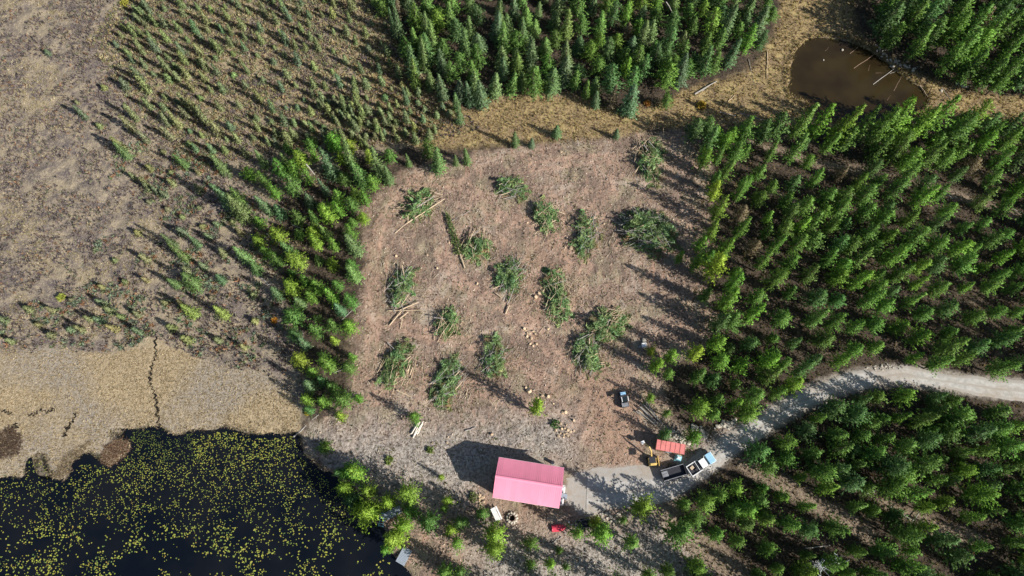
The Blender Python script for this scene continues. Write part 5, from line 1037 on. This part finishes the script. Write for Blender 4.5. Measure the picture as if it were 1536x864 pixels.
for (x, y, s, mm, nm, lb) in ((-1.9, .3, .3, 'log_brown', 'crate', 'brown crate in the pickup bed'), (-1.3, -.35, .26, 'grey', 'toolbox', 'grey toolbox in the pickup bed')):
    q = at_truck(x * k, y); o = empty(nm, (q[0], q[1], 1.12), at + .2); tag(o, lb, nm); MB().box(-s, s, -s * .8, s * .8, 0, .32).build('box', M[mm], o); MB().box(-s * 1.04, s * 1.04, -s * .84, s * .84, .32, .37).build('lid', M['dark' if mm == 'grey' else 'log'], o)
# dump trailer behind the truck
p0, p1 = G(993, 714, .9), G(1027, 704, .9); c3 = (p0 + p1) / 2; d = p1 - p0; L3 = np.linalg.norm(d[:2]); a3 = math.atan2(d[1], d[0])
e = empty('trailer', (c3[0], c3[1], .05), a3); tag(e, 'dark open box trailer hitched behind the pickup truck', 'trailer'); l = L3 / 2
MB().box(-l, l, -.85, .85, .5, .62).build('floor', M['dark'], e)
for s in (-1, 1): MB().box(-l, l, s * .88 - .035, s * .88 + .035, .5, 1.15).build('side_panel', M['dark'], e); MB().box(-l, l, s * .88 - .05, s * .88 + .05, 1.15, 1.2).build('rail', M['grey'], e)
for s in (-1, 1): MB().box(s * l - .04, s * l + .04, -.84, .84, .62, 1.15).build('end_panel', M['dark'], e)
MB().rod((l, 0, .5), (l + 1.1, -.15, .5), .06).build('drawbar', M['dark'], e)
for x in (-.45, .45):
    for s in (-1, 1): wheel(e, x, s * 1.03, .33, .2)
for s in (-1, 1): MB().box(-.95, .95, s * 1.03 - .13, s * 1.03 + .13, .7, .76).build('fender', M['dark'], e)
q = (c3[0] - (l - .65) * math.cos(a3) - .15 * math.sin(a3), c3[1] - (l - .65) * math.sin(a3) + .15 * math.cos(a3))
o = empty('metal_sheet', (q[0], q[1], .64), a3); tag(o, 'pale grey metal sheet lying in the rear of the trailer', 'sheet'); MB().box(-.55, .55, -.5, .5, 0, .12, .03, .03).build('panel', M['grey'], o); MB().box(-.5, .5, -.03, .03, .12, .15).build('rib', M['grey'], o)
# off-road buggy
g = G(936, 599, .9); e = empty('buggy', (g[0], g[1], .02), R(98)); tag(e, 'dark off-road buggy with a roll cage parked at the clearing edge', 'buggy')
MB().prism([(-1.35, .35), (1.35, .35), (1.4, .75), (.75, .95), (.6, .62), (-.55, .62), (-.6, .95), (-1.35, .95)], -.62, .62).build('body', M['dark'], e, bevel=.04)
MB().box(.72, 1.35, -.5, .5, .85, .98, .1, .08).build('hood', M['carblue'], e)
for s in (-1, 1):
    MB().rod((.7, s * .6, .9), (.3, s * .55, 1.85), .035).build('roll_bar', M['grey'], e); MB().rod((-.6, s * .6, .9), (-.55, s * .55, 1.85), .035).build('roll_bar', M['grey'], e)
    MB().rod((.3, s * .55, 1.85), (-.55, s * .55, 1.85), .07).build('roll_bar', M['white'], e)
    MB().box(-.35, .1, s * .3 - .22, s * .3 + .22, .62, .78).build('seat', M['rubber'], e); MB().box(-.45, -.35, s * .3 - .22, s * .3 + .22, .7, 1.3).build('backrest', M['rubber'], e)
MB().box(-.55, .3, -.42, .42, 1.83, 1.87).build('roof', M['glass'], e); MB().box(-1.32, -.65, -.58, .58, .96, 1.08).build('cargo_rack', M['grey'], e)
for x in (.95, -.95):
    for s in (-1, 1): wheel(e, x, s * .64, .33, .25)
# mini excavator
g = G(978, 692, .8); e = empty('mini_excavator', (g[0], g[1], .02), R(5)); tag(e, 'yellow mini excavator with raised arm left of the salmon roofed shed', 'excavator')
for s in (-1, 1):
    MB().prism([(-.85, .12), (-.7, 0), (.7, 0), (.85, .12), (.85, .38), (.7, .48), (-.7, .48), (-.85, .38)], s * .6 - .15, s * .6 + .15).build('track', M['rubber'], e, bevel=.03)
MB().box(-.6, .6, -.45, .45, .2, .5).build('undercarriage', M['dark'], e)
MB().box(1.15, 1.25, -.85, .85, .05, .5).build('blade', M['yellow'], e)
for s in (-1, 1): MB().box(.6, 1.15, s * .4 - .05, s * .4 + .05, .2, .32).build('blade_arm', M['yellow'], e)
MB().box(-.6, .75, -.7, .6, .52, .95, .04, .04).build('deck', M['yellow'], e, bevel=.05); MB().box(-.5, .6, -.72, -.1, .95, 1.3, .08, .05).build('engine_cover', M['yellow'], e, bevel=.05)
MB().box(-.35, .05, -.1, .3, .95, 1.1).build('seat', M['rubber'], e)
for x in (-.62, .28):
    for y in (-.3, .55): MB().box(x - .03, x + .03, y - .03, y + .03, .95, 2.2).build('post', M['dark'], e)
MB().box(-.72, .38, -.42, .65, 2.2, 2.27).build('canopy', M['dark'], e)
MB().box(-.12, .12, .55, .85, .6, .95).build('boom_pivot', M['yellow'], e)
MB().rod((0, .75, .85), (-.25, 1.5, 2.6), .13, .11, 8).build('boom', M['yellow'], e); MB().rod((-.25, 1.5, 2.6), (-.55, 2.3, 3.0), .11, .09, 8).build('boom', M['yellow'], e)
MB().rod((-.5, 2.2, 3.05), (-.95, 3.0, 1.6), .09, .07, 8).build('arm', M['yellow'], e)
MB().rod((-.1, 1.0, 1.1), (-.3, 1.7, 2.4), .05, .05, 8).build('cylinder', M['grey'], e)
b = MB(); b.prism([(0, 0), (.45, -.05), (.5, -.45), (.15, -.6), (-.05, -.35)], -.3, .3); b.build('bucket', M['white'], e, loc=(-1.15, 3.0, 1.65), rot=(0, 0, R(110)))
# utility trailer and boat below the cabin
g = G(874, 786, .5); e = empty('utility_trailer', (g[0], g[1], 0), R(6)); tag(e, 'low dark utility trailer with a grey rim near the rock edging', 'trailer')
MB().box(-1.2, 1.2, -.6, .6, .4, .48).build('floor', M['dark'], e)
for y in (-.6, .6): MB().box(-1.2, 1.2, y - .03, y + .03, .48, .8).build('side_panel', M['grey'], e)
for x in (-1.2, 1.2): MB().box(x - .03, x + .03, -.57, .57, .48, .8).build('end_panel', M['grey'], e)
for s in (-1, 1): wheel(e, 0, s * .76, .28, .16)
MB().rod((-1.2, 0, .4), (-2.1, .1, .35), .04).build('drawbar', M['grey'], e)
g = G(838, 792, .3); e = empty('boat', (g[0], g[1], 0), R(3)); tag(e, 'small red boat lying upside down below the cabin', 'boat')
V = []; n = 12; m_ = 8
for i in range(n + 1):
    f = i / n; x = -1.1 + 2.3 * f; hw = .58 * (1 - max(0, f - .55) ** 2 * 4.2) ; hh_ = .5 * (1 - .5 * max(0, f - .6) ** 1.5 * 3)
    for j in range(m_ + 1): a = math.pi * j / m_; V.append((x, math.cos(a) * max(hw, .04), .05 + math.sin(a) ** .7 * max(hh_, .06) if 0 < j < m_ else .05))
Fq = [(i * (m_ + 1) + j, i * (m_ + 1) + j + 1, (i + 1) * (m_ + 1) + j + 1, (i + 1) * (m_ + 1) + j) for i in range(n) for j in range(m_)]
Fq.append((0, 2, 5, 8)); link('hull', arr_mesh('hull', V, Fq, M['red'], smooth_=True), e); MB().box(-1.1, 1.0, -.03, .03, .5, .58).build('keel', M['red'], e); MB().box(-1.16, -1.1, -.5, .5, .05, .45, 0, .12).build('transom', M['red'], e)
# white table with bench
p0, p1 = G(739, 762, .75), G(748, 781, .75); c4 = (p0 + p1) / 2; d = p1 - p0; a4 = math.atan2(d[1], d[0])
e = empty('garden_table', (c4[0], c4[1], 0), a4); tag(e, 'white plank table with a bench, left of the fire pit', 'table'); l = np.linalg.norm(d[:2]) / 2
for i in range(4): MB().box(-l, l, -.42 + i * .2, -.24 + i * .2, .74, .79).build('plank', M['white'], e)
MB().box(-l, l, .46, .7, .45, .5).build('bench', M['white'], e)
for x in (-l + .3, l - .3):
    for y in (-.35, .3): MB().box(x - .05, x + .05, y - .05, y + .05, 0, .735).build('leg', M['white'], e)
    MB().box(x - .04, x + .04, .3, .68, .38, .445).build('bracket', M['white'], e)
g = G(768, 777, .2); e = empty('fire_pit', (g[0], g[1], 0)); tag(e, 'round fire pit ringed with pale stones right of the white table', 'fire pit')
for i in range(11):
    a = 6.283 * i / 11; o = link('stone', SM[i % 5], e, (math.cos(a) * .72, math.sin(a) * .72, .15), (0, 0, a), (.55, .5, .8))
MB().rod((0, 0, .0), (0, 0, .06), .66, .6, 16).build('ash', M['ash'], e)
b = MB(); n = 20
for i in range(n):
    a, a1 = 6.283 * i / n, 6.283 * (i + 1) / n; b.hexa([(r * math.cos(t_), r * math.sin(t_), .0) for r, t_ in ((.48, a), (.52, a), (.52, a1), (.48, a1))], [(r * math.cos(t_), r * math.sin(t_), .55) for r, t_ in ((.48, a), (.52, a), (.52, a1), (.48, a1))])
b.build('fire_ring', M['rust'], e)
# docks
def dock(pc, ang, L, Wd, label, np_, z=.25):
    g = G(*pc, z); e = empty('dock', (g[0], g[1], 0), R(ang)); tag(e, label, 'dock')
    for i in range(np_): x0 = -L / 2 + L * i / np_; MB().box(x0, x0 + L / np_ - .03, -Wd / 2, Wd / 2, z, z + .05 + .008 * (i % 3)).build('plank', M['dock'], e)
    for s in (-1, 1): MB().box(-L / 2, L / 2, s * (Wd / 2 - .15) - .06, s * (Wd / 2 - .15) + .06, z - .18, z - .004).build('beam', M['bark_grey'], e)
    for x in (-L / 2 + .2, L / 2 - .2):
        for s in (-1, 1): MB().rod((x, s * (Wd / 2 - .15), -1.3), (x, s * (Wd / 2 - .15), z - .19), .08).build('post', M['bark_grey'], e)
    return e
dock((588, 770), 28, 3.2, 1.25, 'grey-blue plank dock under the shore pines, next to the ladder', 14, .35)
dock((606, 834), 62, 2.6, 1.6, 'slanting grey-blue dock at the lower lake corner', 12, .4)
g = G(573, 780, .4); e = empty('ladder', (g[0], g[1], 0), R(80)); tag(e, 'light blue frame ladder lying at the lake end of the upper dock', 'ladder')
for s in (-1, 1): MB().box(-1.05, 1.05, s * .38 - .04, s * .38 + .04, .32, .4).build('side_rail', M['blue'], e)
for i in range(6): MB().box(-1.0 + i * .4, -.92 + i * .4, -.34, .34, .33, .39).build('rung', M['blue'], e)
for s in (-1, 1): MB().rod((-.9, s * .38, -.9), (-.9, s * .38, .31), .04).build('post', M['blue'], e)
# white boxes at the clearing edge
g = G(966, 518, .4); e = empty('appliance', (g[0], g[1], 0), R(10)); tag(e, 'white box appliance dumped at the shaded clearing edge', 'appliance')
MB().box(-.42, .42, -.4, .4, 0, .85).build('body', M['white'], e, bevel=.04); MB().box(-.4, .4, -.43, -.4, .1, .8).build('door', M['white'], e); MB().box(-.3, .3, -.46, -.43, .68, .72).build('handle', M['grey'], e)
g = G(960, 520, .3); e = empty('bucket', (g[0], g[1], 0)); tag(e, 'small grey-white bucket left of the white box', 'bucket'); MB().rod((0, 0, 0), (0, 0, .42), .2, .26, 12).build('body', M['white'], e); MB().rod((0, 0, .38), (0, 0, .44), .275, .275, 12).build('rim', M['grey'], e)
# post with white scrap beside the boat
for i, (px, py, lb) in enumerate(((848, 800, 'short white post right of the red boat'), (853, 783, 'short grey post above the red boat'))):
    g = G(px, py, .5); e = empty('post', (g[0], g[1], 0)); tag(e, lb, 'post'); e.name = 'marker_post'; MB().box(-.07, .07, -.07, .07, 0, 1.1).build('shaft', M['white' if i == 0 else 'grey'], e); MB().box(-.1, .1, -.1, .1, 1.1, 1.15).build('cap', M['white'], e)
print('objects', len(bpy.data.objects), 'tris', sum(len(m_.polygons) for m_ in bpy.data.meshes))
